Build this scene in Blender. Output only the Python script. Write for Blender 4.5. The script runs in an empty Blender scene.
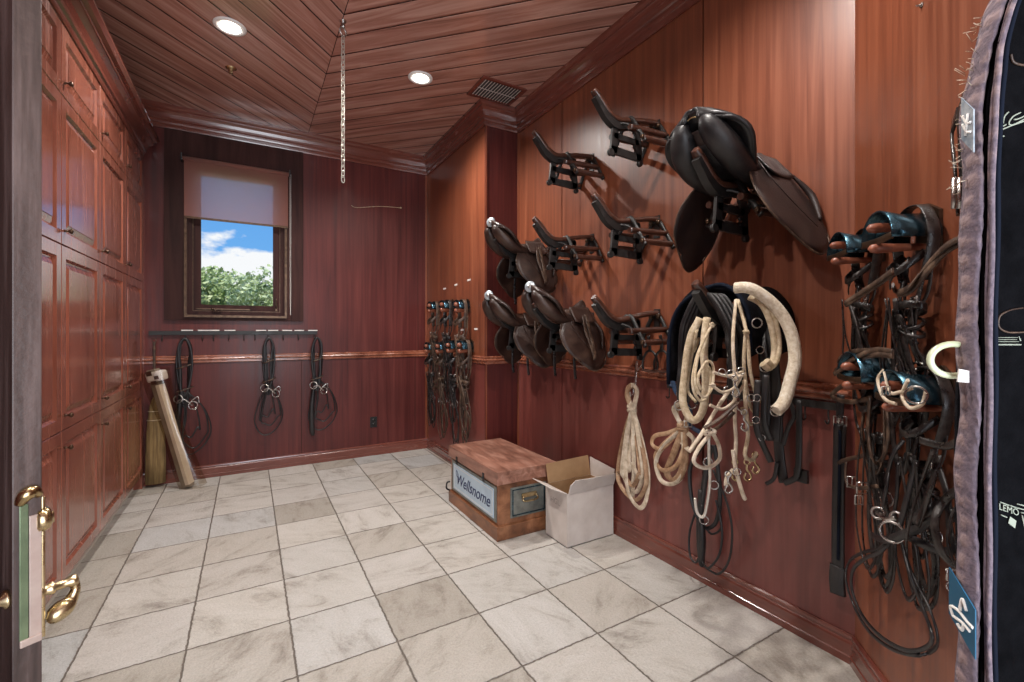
import bpy, bmesh, math, random
from mathutils import Vector, Matrix
random.seed(7)
V = Vector
C = bpy.context.scene.collection

# ------------------------------------------------------------ camera, world, sun, daylight, exposure
S = 1.4                                   # eye height in metres
YAW = math.radians(30.2)
sn, cs = math.sin(YAW), math.cos(YAW)
FOC = 452.0
cam_d = bpy.data.cameras.new('camera')
cam_d.lens = FOC / 1024 * 36; cam_d.sensor_width = 36; cam_d.shift_y = -10 / 1024
cam_d.clip_start = 0.02
cam = bpy.data.objects.new('camera', cam_d); C.objects.link(cam)
cam.location = (0, 0, S); cam.rotation_euler = (math.pi / 2, 0, -YAW)
sc = bpy.context.scene
sc.camera = cam
sc.view_settings.view_transform = 'Standard'; sc.view_settings.look = 'None'
sc.view_settings.gamma = 1; sc.view_settings.use_curve_mapping = False
sc.view_settings.exposure = 0.0

w = bpy.data.worlds.new('sky'); sc.world = w; w.use_nodes = True
nt = w.node_tree; nt.nodes.clear()
def wn(t, **k):
    n = nt.nodes.new(t)
    for a, b in k.items(): setattr(n, a, b)
    return n
tc = wn('ShaderNodeTexCoord'); sep = wn('ShaderNodeSeparateXYZ')
nt.links.new(tc.outputs['Generated'], sep.inputs[0])
grad = wn('ShaderNodeValToRGB')
grad.color_ramp.elements[0].position = 0.0; grad.color_ramp.elements[0].color = (.22, .52, .95, 1)
grad.color_ramp.elements[1].position = 0.45; grad.color_ramp.elements[1].color = (.06, .30, .80, 1)
nt.links.new(sep.outputs['Z'], grad.inputs[0])
mp = wn('ShaderNodeMapping'); mp.inputs['Scale'].default_value = (1, 1, 2.2); mp.inputs['Location'].default_value = (.3, .1, .0)
nt.links.new(tc.outputs['Generated'], mp.inputs[0])
nz = wn('ShaderNodeTexNoise'); nz.inputs['Scale'].default_value = 7; nz.inputs['Detail'].default_value = 9
nz.inputs['Roughness'].default_value = .55
nt.links.new(mp.outputs[0], nz.inputs[0])
low = wn('ShaderNodeMapRange'); low.inputs[1].default_value = .12; low.inputs[2].default_value = .22
low.inputs[3].default_value = .27; low.inputs[4].default_value = -.14
nt.links.new(sep.outputs['Z'], low.inputs[0])
add = wn('ShaderNodeMath', operation='ADD'); nt.links.new(nz.outputs[0], add.inputs[0]); nt.links.new(low.outputs[0], add.inputs[1])
cr = wn('ShaderNodeValToRGB'); cr.color_ramp.elements[0].position = .60; cr.color_ramp.elements[1].position = .68
nt.links.new(add.outputs[0], cr.inputs[0])
mx = wn('ShaderNodeMix', data_type='RGBA'); nt.links.new(cr.outputs[0], mx.inputs[0])
nt.links.new(grad.outputs[0], mx.inputs[6]); mx.inputs[7].default_value = (1.0, 1.0, 1.02, 1)
bg = wn('ShaderNodeBackground'); bg.inputs[1].default_value = 1.0
nt.links.new(mx.outputs[2], bg.inputs[0])
wo = wn('ShaderNodeOutputWorld'); nt.links.new(bg.outputs[0], wo.inputs[0])

def light(name, typ, loc, rot, energy, color, **k):
    d = bpy.data.lights.new(name, typ); d.energy = energy; d.color = color
    for a, b in k.items(): setattr(d, a, b)
    o = bpy.data.objects.new(name, d); C.objects.link(o); o.location = loc; o.rotation_euler = rot
    return o
light('sun', 'SUN', (0, 0, 6), (math.radians(38), 0, math.radians(-25)), 3.6, (1, .95, .88), angle=.01)
# lamp for daylight through the open doorway behind the photographer, tilted up to brighten the ceiling
light('doorway_daylight', 'AREA', (.15, -1.45, 1.5), (math.radians(118), 0, math.radians(0)), 125, (.86, .92, 1.0),
      shape='RECTANGLE', size=1.9, size_y=2.6)
LAMPS = [(-.111, 3.60), (1.205, 3.55), (-.111, 1.15), (1.205, 1.15)]
LAMP_W = 150

# ------------------------------------------------------------ projection helpers (pixel of the photograph -> point on a real plane)
H = 3.46; XM = 2.20; XA = 1.855; YS = 3.668; YB = 5.20; XL = -1.12; XC = -.812
CY = .918                                  # corner of main wall and angled wall
def ray(px, py):
    k = (px - 512) / FOC
    return V((sn + k * cs, cs - k * sn, (331 - py) / FOC))
EYE = V((0, 0, S))
def onX(px, py, X): d = ray(px, py); return EYE + d * (X / d.x)
def onY(px, py, Y): d = ray(px, py); return EYE + d * (Y / d.y)
def onZ(px, py, Z): d = ray(px, py); return EYE + d * ((Z - S) / d.z)
def M(px, py, off=.0): return onX(px, py, XM - off)          # main right wall
def A(px, py, off=.0): return onX(px, py, XA - off)          # projecting part of the right wall
def K(px, py, off=.0): return onY(px, py, YB - off)          # back wall
def B(px, py, off=.0):                                        # angled wall
    d = ray(px, py); return EYE + d * ((XM - CY - off * math.sqrt(2)) / (d.x - d.y))
NB = V((-.7071, .7071, 0)); TB = V((-.7071, -.7071, 0))

# ------------------------------------------------------------ mesh helpers
def smooth(pts, n=6, closed=False):
    pts = [V(p) for p in pts]; out = []; m = len(pts)
    if m < 3: return pts
    g = (lambda i: pts[i % m]) if closed else (lambda i: pts[min(max(i, 0), m - 1)])
    for i in range(m if closed else m - 1):
        a, b, c, d = g(i - 1), g(i), g(i + 1), g(i + 2)
        for k in range(n):
            t = k / n
            out.append(.5 * (2 * b + (c - a) * t + (2 * a - 5 * b + 4 * c - d) * t * t + (3 * b - a - 3 * c + d) * t ** 3))
    if not closed: out.append(pts[-1])
    return out

class G:
    def __init__(s): s.bm = bmesh.new()
    def box(s, x0, x1, y0, y1, z0, z1, mat=None, bev=0):
        vs = [V((x, y, z)) for x in (x0, x1) for y in (y0, y1) for z in (z0, z1)]
        if mat is not None: vs = [mat @ v for v in vs]
        b = [s.bm.verts.new(v) for v in vs]
        fs = [(0, 1, 3, 2), (4, 6, 7, 5), (0, 4, 5, 1), (2, 3, 7, 6), (0, 2, 6, 4), (1, 5, 7, 3)]
        faces = [s.bm.faces.new([b[i] for i in f]) for f in fs]
        if bev:
            es = {e for f in faces for e in f.edges}
            bmesh.ops.bevel(s.bm, geom=list(es), offset=bev, segments=2, affect='EDGES', profile=.6)
        return s
    def rings(s, rs, closed=False, cap=True, sm=True):
        L = [[s.bm.verts.new(p) for p in r] for r in rs]; n = len(L[0])
        R = range(len(L)) if closed else range(len(L) - 1)
        for i in R:
            a, b = L[i], L[(i + 1) % len(L)]
            for j in range(n):
                f = s.bm.faces.new((a[j], a[(j + 1) % n], b[(j + 1) % n], b[j])); f.smooth = sm
        if cap and not closed:
            s.bm.faces.new(L[0][::-1]); s.bm.faces.new(L[-1])
        return s
    def tube(s, pts, r, seg=8, closed=False, n=6, flat=None, asp=1.0):
        """round (or elliptical) tube; r a number or a list per control point"""
        cp = [V(p) for p in pts]
        P = smooth(cp, n, closed) if n > 1 else cp
        if isinstance(r, (list, tuple)):
            rr = [V((q, 0, 0)) for q in r]; rr = [q.x for q in (smooth(rr, n, closed) if n > 1 else rr)]
        else: rr = [r] * len(P)
        rs = []; up = V((0, 0, 1)); m = len(P); prev = None
        for i, p in enumerate(P):
            a = P[(i - 1) % m] if closed else P[max(i - 1, 0)]; b = P[(i + 1) % m] if closed else P[min(i + 1, m - 1)]
            t = (b - a)
            if t.length < 1e-9: t = V((0, 0, 1))
            t.normalize()
            if flat is not None: u = flat.cross(t)
            elif prev is not None: u = prev - t * prev.dot(t)
            else: u = t.cross(up if abs(t.z) < .9 else V((1, 0, 0)))
            if u.length < 1e-6: u = t.orthogonal()
            u.normalize(); prev = u; v = t.cross(u)
            rs.append([p + (u * math.cos(k) + v * math.sin(k) * asp) * max(rr[i], 1e-4) for k in [2 * math.pi * j / seg for j in range(seg)]])
        return s.rings(rs, closed)
    def strap(s, pts, wd, th, wdir=None, nrm=None, n=6, closed=False):
        """flat leather strap: width along wdir (made square to the path) or square to nrm"""
        P = smooth(pts, n, closed); rs = []; m = len(P); prev = None
        for i, p in enumerate(P):
            a = P[(i - 1) % m] if closed else P[max(i - 1, 0)]; b = P[(i + 1) % m] if closed else P[min(i + 1, m - 1)]
            t = (b - a)
            if t.length < 1e-9: t = V((0, 0, 1))
            t.normalize()
            if wdir is not None: u = wdir - t * wdir.dot(t)
            else: u = t.cross(nrm)
            if u.length < .15 and prev is not None: u = prev - t * prev.dot(t)
            if u.length < 1e-5: u = t.orthogonal()
            u.normalize()
            if prev is not None and u.dot(prev) < 0 and not closed: u = -u
            prev = u; v = t.cross(u); v.normalize()
            h, q = wd / 2, th / 2
            rs.append([p + u * h * .82 + v * q, p + u * h - v * 0, p + u * h * .82 - v * q, p - u * h * .82 - v * q, p - u * h, p - u * h * .82 + v * q])
        return s.rings(rs, closed)
    def torus(s, c, R, r, ax, seg=20, sg=8, sx=1.0, a0=0, a1=2 * math.pi, up=None):
        ax = V(ax).normalized(); u = ax.orthogonal().normalized() if up is None else (V(up) - ax * V(up).dot(ax)).normalized(); v = ax.cross(u)
        full = abs(a1 - a0 - 2 * math.pi) < 1e-6
        m = seg if full else seg + 1
        P = [V(c) + u * R * math.cos(a0 + (a1 - a0) * i / seg) + v * R * sx * math.sin(a0 + (a1 - a0) * i / seg) for i in range(m)]
        return s.tube(P, r, sg, full, 1)
    def lathe(s, prof, c, ax, seg=20):
        """prof: list of (radius, distance along the axis)"""
        ax = V(ax).normalized(); u = ax.orthogonal().normalized(); v = ax.cross(u); c = V(c)
        rs = [[c + ax * z + (u * math.cos(k) + v * math.sin(k)) * max(r, 1e-4) for k in [2 * math.pi * j / seg for j in range(seg)]] for r, z in prof]
        return s.rings(rs)
    def prism(s, out, o, ux, uy, uz, d, sm=False):
        """outline in (ux, uy) at o, extruded d along uz"""
        o, ux, uy, uz = V(o), V(ux), V(uy), V(uz)
        a = [s.bm.verts.new(o + ux * x + uy * y) for x, y in out]
        b = [s.bm.verts.new(o + ux * x + uy * y + uz * d) for x, y in out]
        n = len(a)
        s.bm.faces.new(a[::-1]); s.bm.faces.new(b)
        for i in range(n):
            f = s.bm.faces.new((a[i], a[(i + 1) % n], b[(i + 1) % n], b[i])); f.smooth = sm
        return s
    def sheet(s, grid, th, flip=False):
        """grid of points thickened along its normals"""
        n, m = len(grid), len(grid[0]); nr = []
        for i in range(n):
            row = []
            for j in range(m):
                a = grid[min(i + 1, n - 1)][j] - grid[max(i - 1, 0)][j]; b = grid[i][min(j + 1, m - 1)] - grid[i][max(j - 1, 0)]
                q = a.cross(b); q = q.normalized() if q.length > 1e-9 else V((0, 0, 1))
                row.append(-q if flip else q)
            nr.append(row)
        top = [[s.bm.verts.new(grid[i][j] + nr[i][j] * th / 2) for j in range(m)] for i in range(n)]
        bot = [[s.bm.verts.new(grid[i][j] - nr[i][j] * th / 2) for j in range(m)] for i in range(n)]
        def q(a, b, c, d):
            f = s.bm.faces.new((a, b, c, d)); f.smooth = True
        for i in range(n - 1):
            for j in range(m - 1):
                q(top[i][j], top[i + 1][j], top[i + 1][j + 1], top[i][j + 1])
                q(bot[i][j], bot[i][j + 1], bot[i + 1][j + 1], bot[i + 1][j])
        for i in range(n - 1):
            q(top[i][0], bot[i][0], bot[i + 1][0], top[i + 1][0]); q(top[i][-1], top[i + 1][-1], bot[i + 1][-1], bot[i][-1])
        for j in range(m - 1):
            q(top[0][j], top[0][j + 1], bot[0][j + 1], bot[0][j]); q(top[-1][j], bot[-1][j], bot[-1][j + 1], top[-1][j + 1])
        return s
    def ball(s, c, r, sc3=(1, 1, 1), sub=2, jit=0):
        m = Matrix.Translation(V(c)) @ Matrix.Diagonal((r * sc3[0], r * sc3[1], r * sc3[2], 1))
        q = bmesh.ops.create_icosphere(s.bm, subdivisions=sub, radius=1, matrix=m)
        for v in q['verts']:
            if jit: v.co += V((random.uniform(-jit, jit), random.uniform(-jit, jit), random.uniform(-jit, jit)))
            for f in v.link_faces: f.smooth = True
        return s
    def quad(s, *p):
        s.bm.faces.new([s.bm.verts.new(V(q)) for q in p]); return s

def obj(name, g, m, parent=None, **props):
    me = bpy.data.meshes.new(name)
    bmesh.ops.recalc_face_normals(g.bm, faces=g.bm.faces)
    g.bm.to_mesh(me); g.bm.free(); me.materials.append(m)
    o = bpy.data.objects.new(name, me); C.objects.link(o)
    if parent is not None:                 # meshes are built in world coordinates, then moved into their thing's frame
        o.parent = parent; top = parent
        while top.parent is not None: top = top.parent
        me.transform(Matrix.Translation(-top.location))
    for k, v in props.items(): o[k] = v
    return o
def thing(name, label, cat, loc=(0, 0, 0), group=None):
    o = bpy.data.objects.new(name, None); C.objects.link(o); o.location = loc; o.empty_display_size = .05
    o['label'] = label; o['category'] = cat
    if group: o['group'] = group
    return o
def tag(o, label, cat, group=None):
    o['label'] = label; o['category'] = cat
    if group: o['group'] = group
    return o
def struct(name, g, m, parent=None):
    o = obj(name, g, m, parent)
    if parent is None: o['kind'] = 'structure'
    return o
def copy_thing(root, loc, label, rotz=None):
    r = root.copy(); C.objects.link(r); r.location = loc; r['label'] = label
    if rotz is not None: r.rotation_euler = (0, 0, rotz)
    for ch in list(root.children):
        c = ch.copy(); C.objects.link(c); c.parent = r
        for g in ch.children:
            d = g.copy(); C.objects.link(d); d.parent = c
    return r
def text_mesh(g, txt, o, ux, uy, size, shear=0, depth=.001):
    cu = bpy.data.curves.new('t', 'FONT'); cu.body = txt; cu.size = size; cu.shear = shear; cu.extrude = depth; cu.align_x = 'CENTER'; cu.align_y = 'CENTER'
    to = bpy.data.objects.new('t', cu); C.objects.link(to)
    me = bpy.data.meshes.new_from_object(to.evaluated_get(bpy.context.evaluated_depsgraph_get()))
    ux, uy = V(ux).normalized(), V(uy).normalized(); uz = ux.cross(uy)
    mt = Matrix((ux, uy, uz)).transposed().to_4x4(); mt.translation = V(o)
    me.transform(mt); g.bm.from_mesh(me)
    bpy.data.objects.remove(to); bpy.data.meshes.remove(me)
    return g

# ------------------------------------------------------------ materials
MT = {}
def mat(name, col, rough=.5, metal=0, coat=0, spec=.5, **k):
    m = bpy.data.materials.new(name); m.use_nodes = True
    b = m.node_tree.nodes['Principled BSDF']
    b.inputs['Base Color'].default_value = (*col, 1); b.inputs['Roughness'].default_value = rough
    b.inputs['Metallic'].default_value = metal; b.inputs['Coat Weight'].default_value = coat
    b.inputs['Specular IOR Level'].default_value = spec
    b.inputs['Coat Roughness'].default_value = .15
    MT[name] = m
    return m
def nodes(m): return m.node_tree.nodes, m.node_tree.links, m.node_tree.nodes['Principled BSDF']
def noisy(name, cols, scale=(5, 5, 5), rough=.5, rough2=None, metal=0, coat=0, bump=0, bscale=60, detail=6, pos=None, spec=.5, dist=0, nrough=.6, coords='Object'):
    """colour ramp over stretched noise, plus fine bump"""
    m = mat(name, cols[0], rough, metal, coat, spec); N, L, b = nodes(m)
    t = N.new('ShaderNodeTexCoord'); mp = N.new('ShaderNodeMapping'); mp.inputs['Scale'].default_value = scale
    L.new(t.outputs[coords], mp.inputs[0])
    z = N.new('ShaderNodeTexNoise'); z.inputs['Scale'].default_value = 1; z.inputs['Detail'].default_value = detail
    z.inputs['Distortion'].default_value = dist; z.inputs['Roughness'].default_value = nrough
    L.new(mp.outputs[0], z.inputs[0])
    r = N.new('ShaderNodeValToRGB'); e = r.color_ramp.elements
    pos = pos or [.3 + .4 * i / (len(cols) - 1) for i in range(len(cols))]
    e[0].position = pos[0]; e[0].color = (*cols[0], 1); e[1].position = pos[-1]; e[1].color = (*cols[-1], 1)
    for p, c in zip(pos[1:-1], cols[1:-1]):
        q = e.new(p); q.color = (*c, 1)
    L.new(z.outputs[0], r.inputs[0]); L.new(r.outputs[0], b.inputs['Base Color'])
    if rough2 is not None:
        mr = N.new('ShaderNodeMapRange'); mr.inputs[1].default_value = .35; mr.inputs[2].default_value = .65
        mr.inputs[3].default_value = rough; mr.inputs[4].default_value = rough2
        L.new(z.outputs[0], mr.inputs[0]); L.new(mr.outputs[0], b.inputs['Roughness'])
    if bump:
        z2 = N.new('ShaderNodeTexNoise'); z2.inputs['Scale'].default_value = bscale; z2.inputs['Detail'].default_value = 4
        L.new(t.outputs[coords], z2.inputs[0])
        bp = N.new('ShaderNodeBump'); bp.inputs['Strength'].default_value = bump; bp.inputs['Distance'].default_value = .004
        L.new(z2.outputs[0], bp.inputs['Height']); L.new(bp.outputs[0], b.inputs['Normal'])
    return m

# mahogany: vertical grain, horizontal grains, darker mouldings
def wood(name, cols, scale, rough=.3, coat=.5, big=.8, bmp=.10, sp=.5):
    m = noisy(name, cols, scale, rough, rough + .12, coat=coat, spec=sp, detail=8, dist=.6, nrough=.62)
    N, L, b = nodes(m)
    t = N.new('ShaderNodeTexCoord'); z = N.new('ShaderNodeTexNoise'); z.inputs['Scale'].default_value = big; z.inputs['Detail'].default_value = 3
    L.new(t.outputs['Object'], z.inputs[0])
    h = N.new('ShaderNodeMapRange'); h.inputs[1].default_value = .3; h.inputs[2].default_value = .7; h.inputs[3].default_value = .72; h.inputs[4].default_value = 1.3
    L.new(z.outputs[0], h.inputs[0])
    hs = N.new('ShaderNodeHueSaturation'); L.new(h.outputs[0], hs.inputs['Value'])
    src = b.inputs['Base Color'].links[0].from_socket
    L.new(src, hs.inputs['Color']); L.new(hs.outputs[0], b.inputs['Base Color'])
    # fine grain bump
    z2 = N.new('ShaderNodeTexNoise'); z2.inputs['Scale'].default_value = 1; z2.inputs['Detail'].default_value = 3
    mp = N.new('ShaderNodeMapping'); mp.inputs['Scale'].default_value = tuple(q * 4 for q in scale)
    L.new(t.outputs['Object'], mp.inputs[0]); L.new(mp.outputs[0], z2.inputs[0])
    bp = N.new('ShaderNodeBump'); bp.inputs['Strength'].default_value = bmp; bp.inputs['Distance'].default_value = .002
    L.new(z2.outputs[0], bp.inputs['Height']); L.new(bp.outputs[0], b.inputs['Normal'])
    return m
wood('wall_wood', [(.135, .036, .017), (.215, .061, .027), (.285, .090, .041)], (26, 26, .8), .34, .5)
wood('wainscot_sheen_wood', [(.125, .032, .026), (.17, .044, .035), (.21, .060, .048)], (22, 22, .7), .30, .4)  # redder than the wall above: bluish reflected light put into the colour
MT['wall_wood'].node_tree.nodes['Principled BSDF'].inputs['Coat Roughness'].default_value = .34
MT['wainscot_sheen_wood'].node_tree.nodes['Principled BSDF'].inputs['Coat Roughness'].default_value = .3
wood('back_wood', [(.060, .012, .011), (.095, .019, .016), (.130, .029, .023)], (22, 22, .7), .38, .08, .8, .06, .3)  # darker copy of the wall mahogany: dimmer light at the back put into colour
wood('mould_wood', [(.13, .036, .025), (.155, .044, .030), (.18, .054, .037)], (3, 3, 20), .16, .8, .8, .02)
wood('cabinet_wood', [(.17, .050, .032), (.24, .076, .048), (.31, .11, .070)], (14, 16, 1.2), .17, .6, 1.6, .02)
wood('dark_wood', [(.022, .010, .009), (.042, .018, .016), (.06, .026, .022)], (14, 14, 1.2), .5, 0, .8, .05, .12)
wood('trunk_wood', [(.09, .032, .014), (.22, .085, .036), (.36, .16, .075)], (9, 3.5, 9), .4, .2, 3)
wood('trunk_top_wood', [(.14, .058, .038), (.27, .125, .085), (.42, .23, .17)], (16, 3, 16), .4, .15, 4)
wood('rack_wood', [(.022, .009, .006), (.05, .018, .011), (.10, .038, .022)], (8, 30, 30), .3, .5, 5)
wood('dowel_wood', [(.12, .035, .018), (.24, .075, .04), (.3, .11, .06)], (20, 20, 20), .35, .3, 5)
noisy('black_iron', [(.006, .006, .006), (.02, .018, .017)], (20, 20, 20), .38, .55, bump=.2, bscale=90)
noisy('black_leather', [(.005, .005, .006), (.013, .012, .013), (.03, .027, .026)], (9, 9, 9), .32, .5, bump=.25, bscale=220)
noisy('brown_leather', [(.012, .006, .005), (.030, .014, .010), (.065, .032, .02)], (9, 9, 9), .3, .48, bump=.25, bscale=220)
noisy('flap_leather', [(.012, .008, .008), (.028, .016, .014), (.055, .033, .026)], (7, 7, 7), .42, .6, bump=.25, bscale=220)
noisy('worn_leather', [(.02, .012, .009), (.06, .034, .022), (.16, .10, .062)], (25, 25, 25), .4, .6, bump=.3, bscale=150)
noisy('strap_leather', [(.007, .006, .006), (.018, .015, .014), (.048, .040, .036)], (30, 30, 30), .24, .38, bump=.2, bscale=200)
noisy('tan_leather', [(.20, .11, .055), (.38, .23, .13), (.56, .40, .26)], (20, 20, 20), .5, .65, bump=.2, bscale=150)
noisy('cream_web', [(.42, .33, .23), (.62, .52, .39), (.78, .70, .58)], (25, 25, 25), .8, bump=.5, bscale=260)
noisy('rope_cream', [(.40, .31, .19), (.60, .49, .33), (.75, .67, .52)], (40, 40, 40), .85, bump=.8, bscale=300)
noisy('fleece', [(.55, .46, .33), (.74, .66, .52), (.85, .80, .70)], (60, 60, 60), .95, bump=1.0, bscale=180)
noisy('steel', [(.35, .34, .32), (.62, .60, .57)], (30, 30, 30), .22, .35, metal=1)
noisy('brass', [(.36, .26, .12), (.64, .52, .32)], (12, 12, 12), .2, .34, metal=1)
noisy('bronze', [(.05, .03, .02), (.13, .08, .05)], (30, 30, 30), .35, metal=.8)
noisy('blue_metal', [(.015, .035, .05), (.06, .14, .19)], (12, 12, 12), .16, .3, metal=.85)
noisy('felt_black', [(.004, .004, .006), (.012, .012, .015)], (40, 40, 40), .9, spec=.08, bump=.6, bscale=400)
mat('white_paint', (.85, .84, .82), .5)
mat('tag_white', (.75, .72, .68), .5)
mat('black_plastic', (.01, .01, .01), .4)
mat('navy_edge', (.006, .009, .018), .75, spec=.1)
mat('label_blue', (.01, .09, .17), .6)
mat('print_white', (.80, .80, .76), .7)
mat('print_grey', (.30, .33, .26), .8)
mat('print_navy', (.02, .03, .10), .7)
mat('print_faint', (.42, .36, .32), .8)
noisy('plate_blue', [(.40, .52, .62), (.52, .66, .76)], (8, 8, 8), .4)
noisy('plate_metal', [(.13, .14, .13), (.28, .29, .26)], (20, 20, 20), .4, .55, metal=.5, bump=.3, bscale=120)
noisy('cardboard', [(.34, .20, .10), (.42, .26, .13)], (12, 12, 12), .85)
noisy('box_white', [(.56, .50, .45), (.64, .58, .53), (.70, .65, .60)], (7, 7, 7), .75, bump=.35, bscale=14)
noisy('parcel_paper', [(.62, .50, .36), (.74, .65, .54)], (6, 6, 6), .6)
noisy('straw', [(.12, .075, .03), (.26, .17, .07), (.40, .28, .12)], (60, 60, 4), .8, bump=.6, bscale=120)
# floor stone: square tiles of 0.41 m, each with its own tone, split-face clefts and rough grout
def floor_mat():
    m = mat('floor_stone', (.6, .56, .5), .5); N, L, b = nodes(m)
    t = N.new('ShaderNodeTexCoord'); g = t.outputs['Object']
    def mth(op, a, c=None, **k):
        n = N.new('ShaderNodeMath'); n.operation = op
        for i, q in enumerate((a, c)):
            if q is None: continue
            if isinstance(q, (int, float)): n.inputs[i].default_value = q
            else: L.new(q, n.inputs[i])
        return n.outputs[0]
    def noise(scale, detail=6, vec=g, rough=.6, dist=0):
        n = N.new('ShaderNodeTexNoise'); n.inputs['Scale'].default_value = scale; n.inputs['Detail'].default_value = detail
        n.inputs['Roughness'].default_value = rough; n.inputs['Distortion'].default_value = dist; L.new(vec, n.inputs[0]); return n.outputs[0]
    sp = N.new('ShaderNodeSeparateXYZ'); L.new(g, sp.inputs[0])
    wob = mth('MULTIPLY', mth('SUBTRACT', noise(35, 4), .5), .016)
    x = mth('DIVIDE', mth('ADD', mth('SUBTRACT', sp.outputs[0], .170), wob), .4085)
    y = mth('DIVIDE', mth('ADD', mth('SUBTRACT', sp.outputs[1], .375), wob), .4115)
    ix, iy = mth('FLOOR', x), mth('FLOOR', y)
    fx, fy = mth('SUBTRACT', x, ix), mth('SUBTRACT', y, iy)
    dx = mth('MINIMUM', fx, mth('SUBTRACT', 1, fx)); dy = mth('MINIMUM', fy, mth('SUBTRACT', 1, fy))
    d = mth('MINIMUM', dx, dy)
    gr = N.new('ShaderNodeMapRange'); L.new(d, gr.inputs[0]); gr.inputs[1].default_value = .004; gr.inputs[2].default_value = .013
    cv = N.new('ShaderNodeCombineXYZ'); L.new(ix, cv.inputs[0]); L.new(iy, cv.inputs[1])
    wn_ = N.new('ShaderNodeTexWhiteNoise'); wn_.noise_dimensions = '3D'; L.new(cv.outputs[0], wn_.inputs[0])
    # shift the pattern in every tile, turn the veins by 90 degrees in some
    off = N.new('ShaderNodeVectorMath'); off.operation = 'MULTIPLY_ADD'; L.new(wn_.outputs[1], off.inputs[0]); off.inputs[1].default_value = (7, 7, 7); L.new(g, off.inputs[2])
    rot = N.new('ShaderNodeVectorRotate'); rot.rotation_type = 'Z_AXIS'; L.new(off.outputs[0], rot.inputs[0]); L.new(mth('MULTIPLY', wn_.outputs[0], 3.1), rot.inputs['Angle'])
    st = N.new('ShaderNodeMapping'); st.inputs['Scale'].default_value = (7, 3.0, 1); L.new(rot.outputs[0], st.inputs[0])
    vein = noise(1.0, 10, st.outputs[0], .72, .5)
    ramp = N.new('ShaderNodeValToRGB'); e = ramp.color_ramp.elements
    e[0].position = .30; e[0].color = (.27, .245, .22, 1); e[1].position = .62; e[1].color = (.56, .54, .51, 1)
    q = e.new(.40); q.color = (.43, .405, .37, 1); q = e.new(.48); q.color = (.52, .50, .465, 1)
    L.new(vein, ramp.inputs[0])
    tint = N.new('ShaderNodeValToRGB'); e = tint.color_ramp.elements
    e[0].position = 0; e[0].color = (.70, .67, .62, 1); e[1].position = 1; e[1].color = (1.06, 1.05, 1.03, 1)
    for p_, c_ in ((.2, (.86, .83, .78)), (.45, (.96, .95, .94)), (.7, (1.02, 1.0, .96)), (.88, (.84, .88, .92))): q = e.new(p_); q.color = (*c_, 1)
    L.new(wn_.outputs[0], tint.inputs[0])
    m1 = N.new('ShaderNodeMix'); m1.data_type = 'RGBA'; m1.blend_type = 'MULTIPLY'; m1.inputs[0].default_value = 1
    L.new(ramp.outputs[0], m1.inputs[6]); L.new(tint.outputs[0], m1.inputs[7])
    speck = noise(120, 5, g, .7); sr = N.new('ShaderNodeMapRange'); L.new(speck, sr.inputs[0]); sr.inputs[1].default_value = .3; sr.inputs[2].default_value = .6; sr.inputs[3].default_value = .82; sr.inputs[4].default_value = 1.06
    m2 = N.new('ShaderNodeMix'); m2.data_type = 'RGBA'; m2.blend_type = 'MULTIPLY'; m2.inputs[0].default_value = 1
    L.new(m1.outputs[2], m2.inputs[6]); L.new(sr.outputs[0], m2.inputs[7])
    m3 = N.new('ShaderNodeMix'); m3.data_type = 'RGBA'; L.new(gr.outputs[0], m3.inputs[0]); m3.inputs[6].default_value = (.17, .145, .12, 1); L.new(m2.outputs[2], m3.inputs[7])
    L.new(m3.outputs[2], b.inputs['Base Color'])
    hgt = mth('ADD', mth('MULTIPLY', gr.outputs[0], 1.0), mth('ADD', mth('MULTIPLY', vein, 1.1), mth('MULTIPLY', noise(60, 6), .9)))
    bp = N.new('ShaderNodeBump'); bp.inputs['Strength'].default_value = .8; bp.inputs['Distance'].default_value = .008
    L.new(hgt, bp.inputs['Height']); L.new(bp.outputs[0], b.inputs['Normal'])
    b.inputs['Roughness'].default_value = .62; b.inputs['Specular IOR Level'].default_value = .3
floor_mat()
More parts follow.
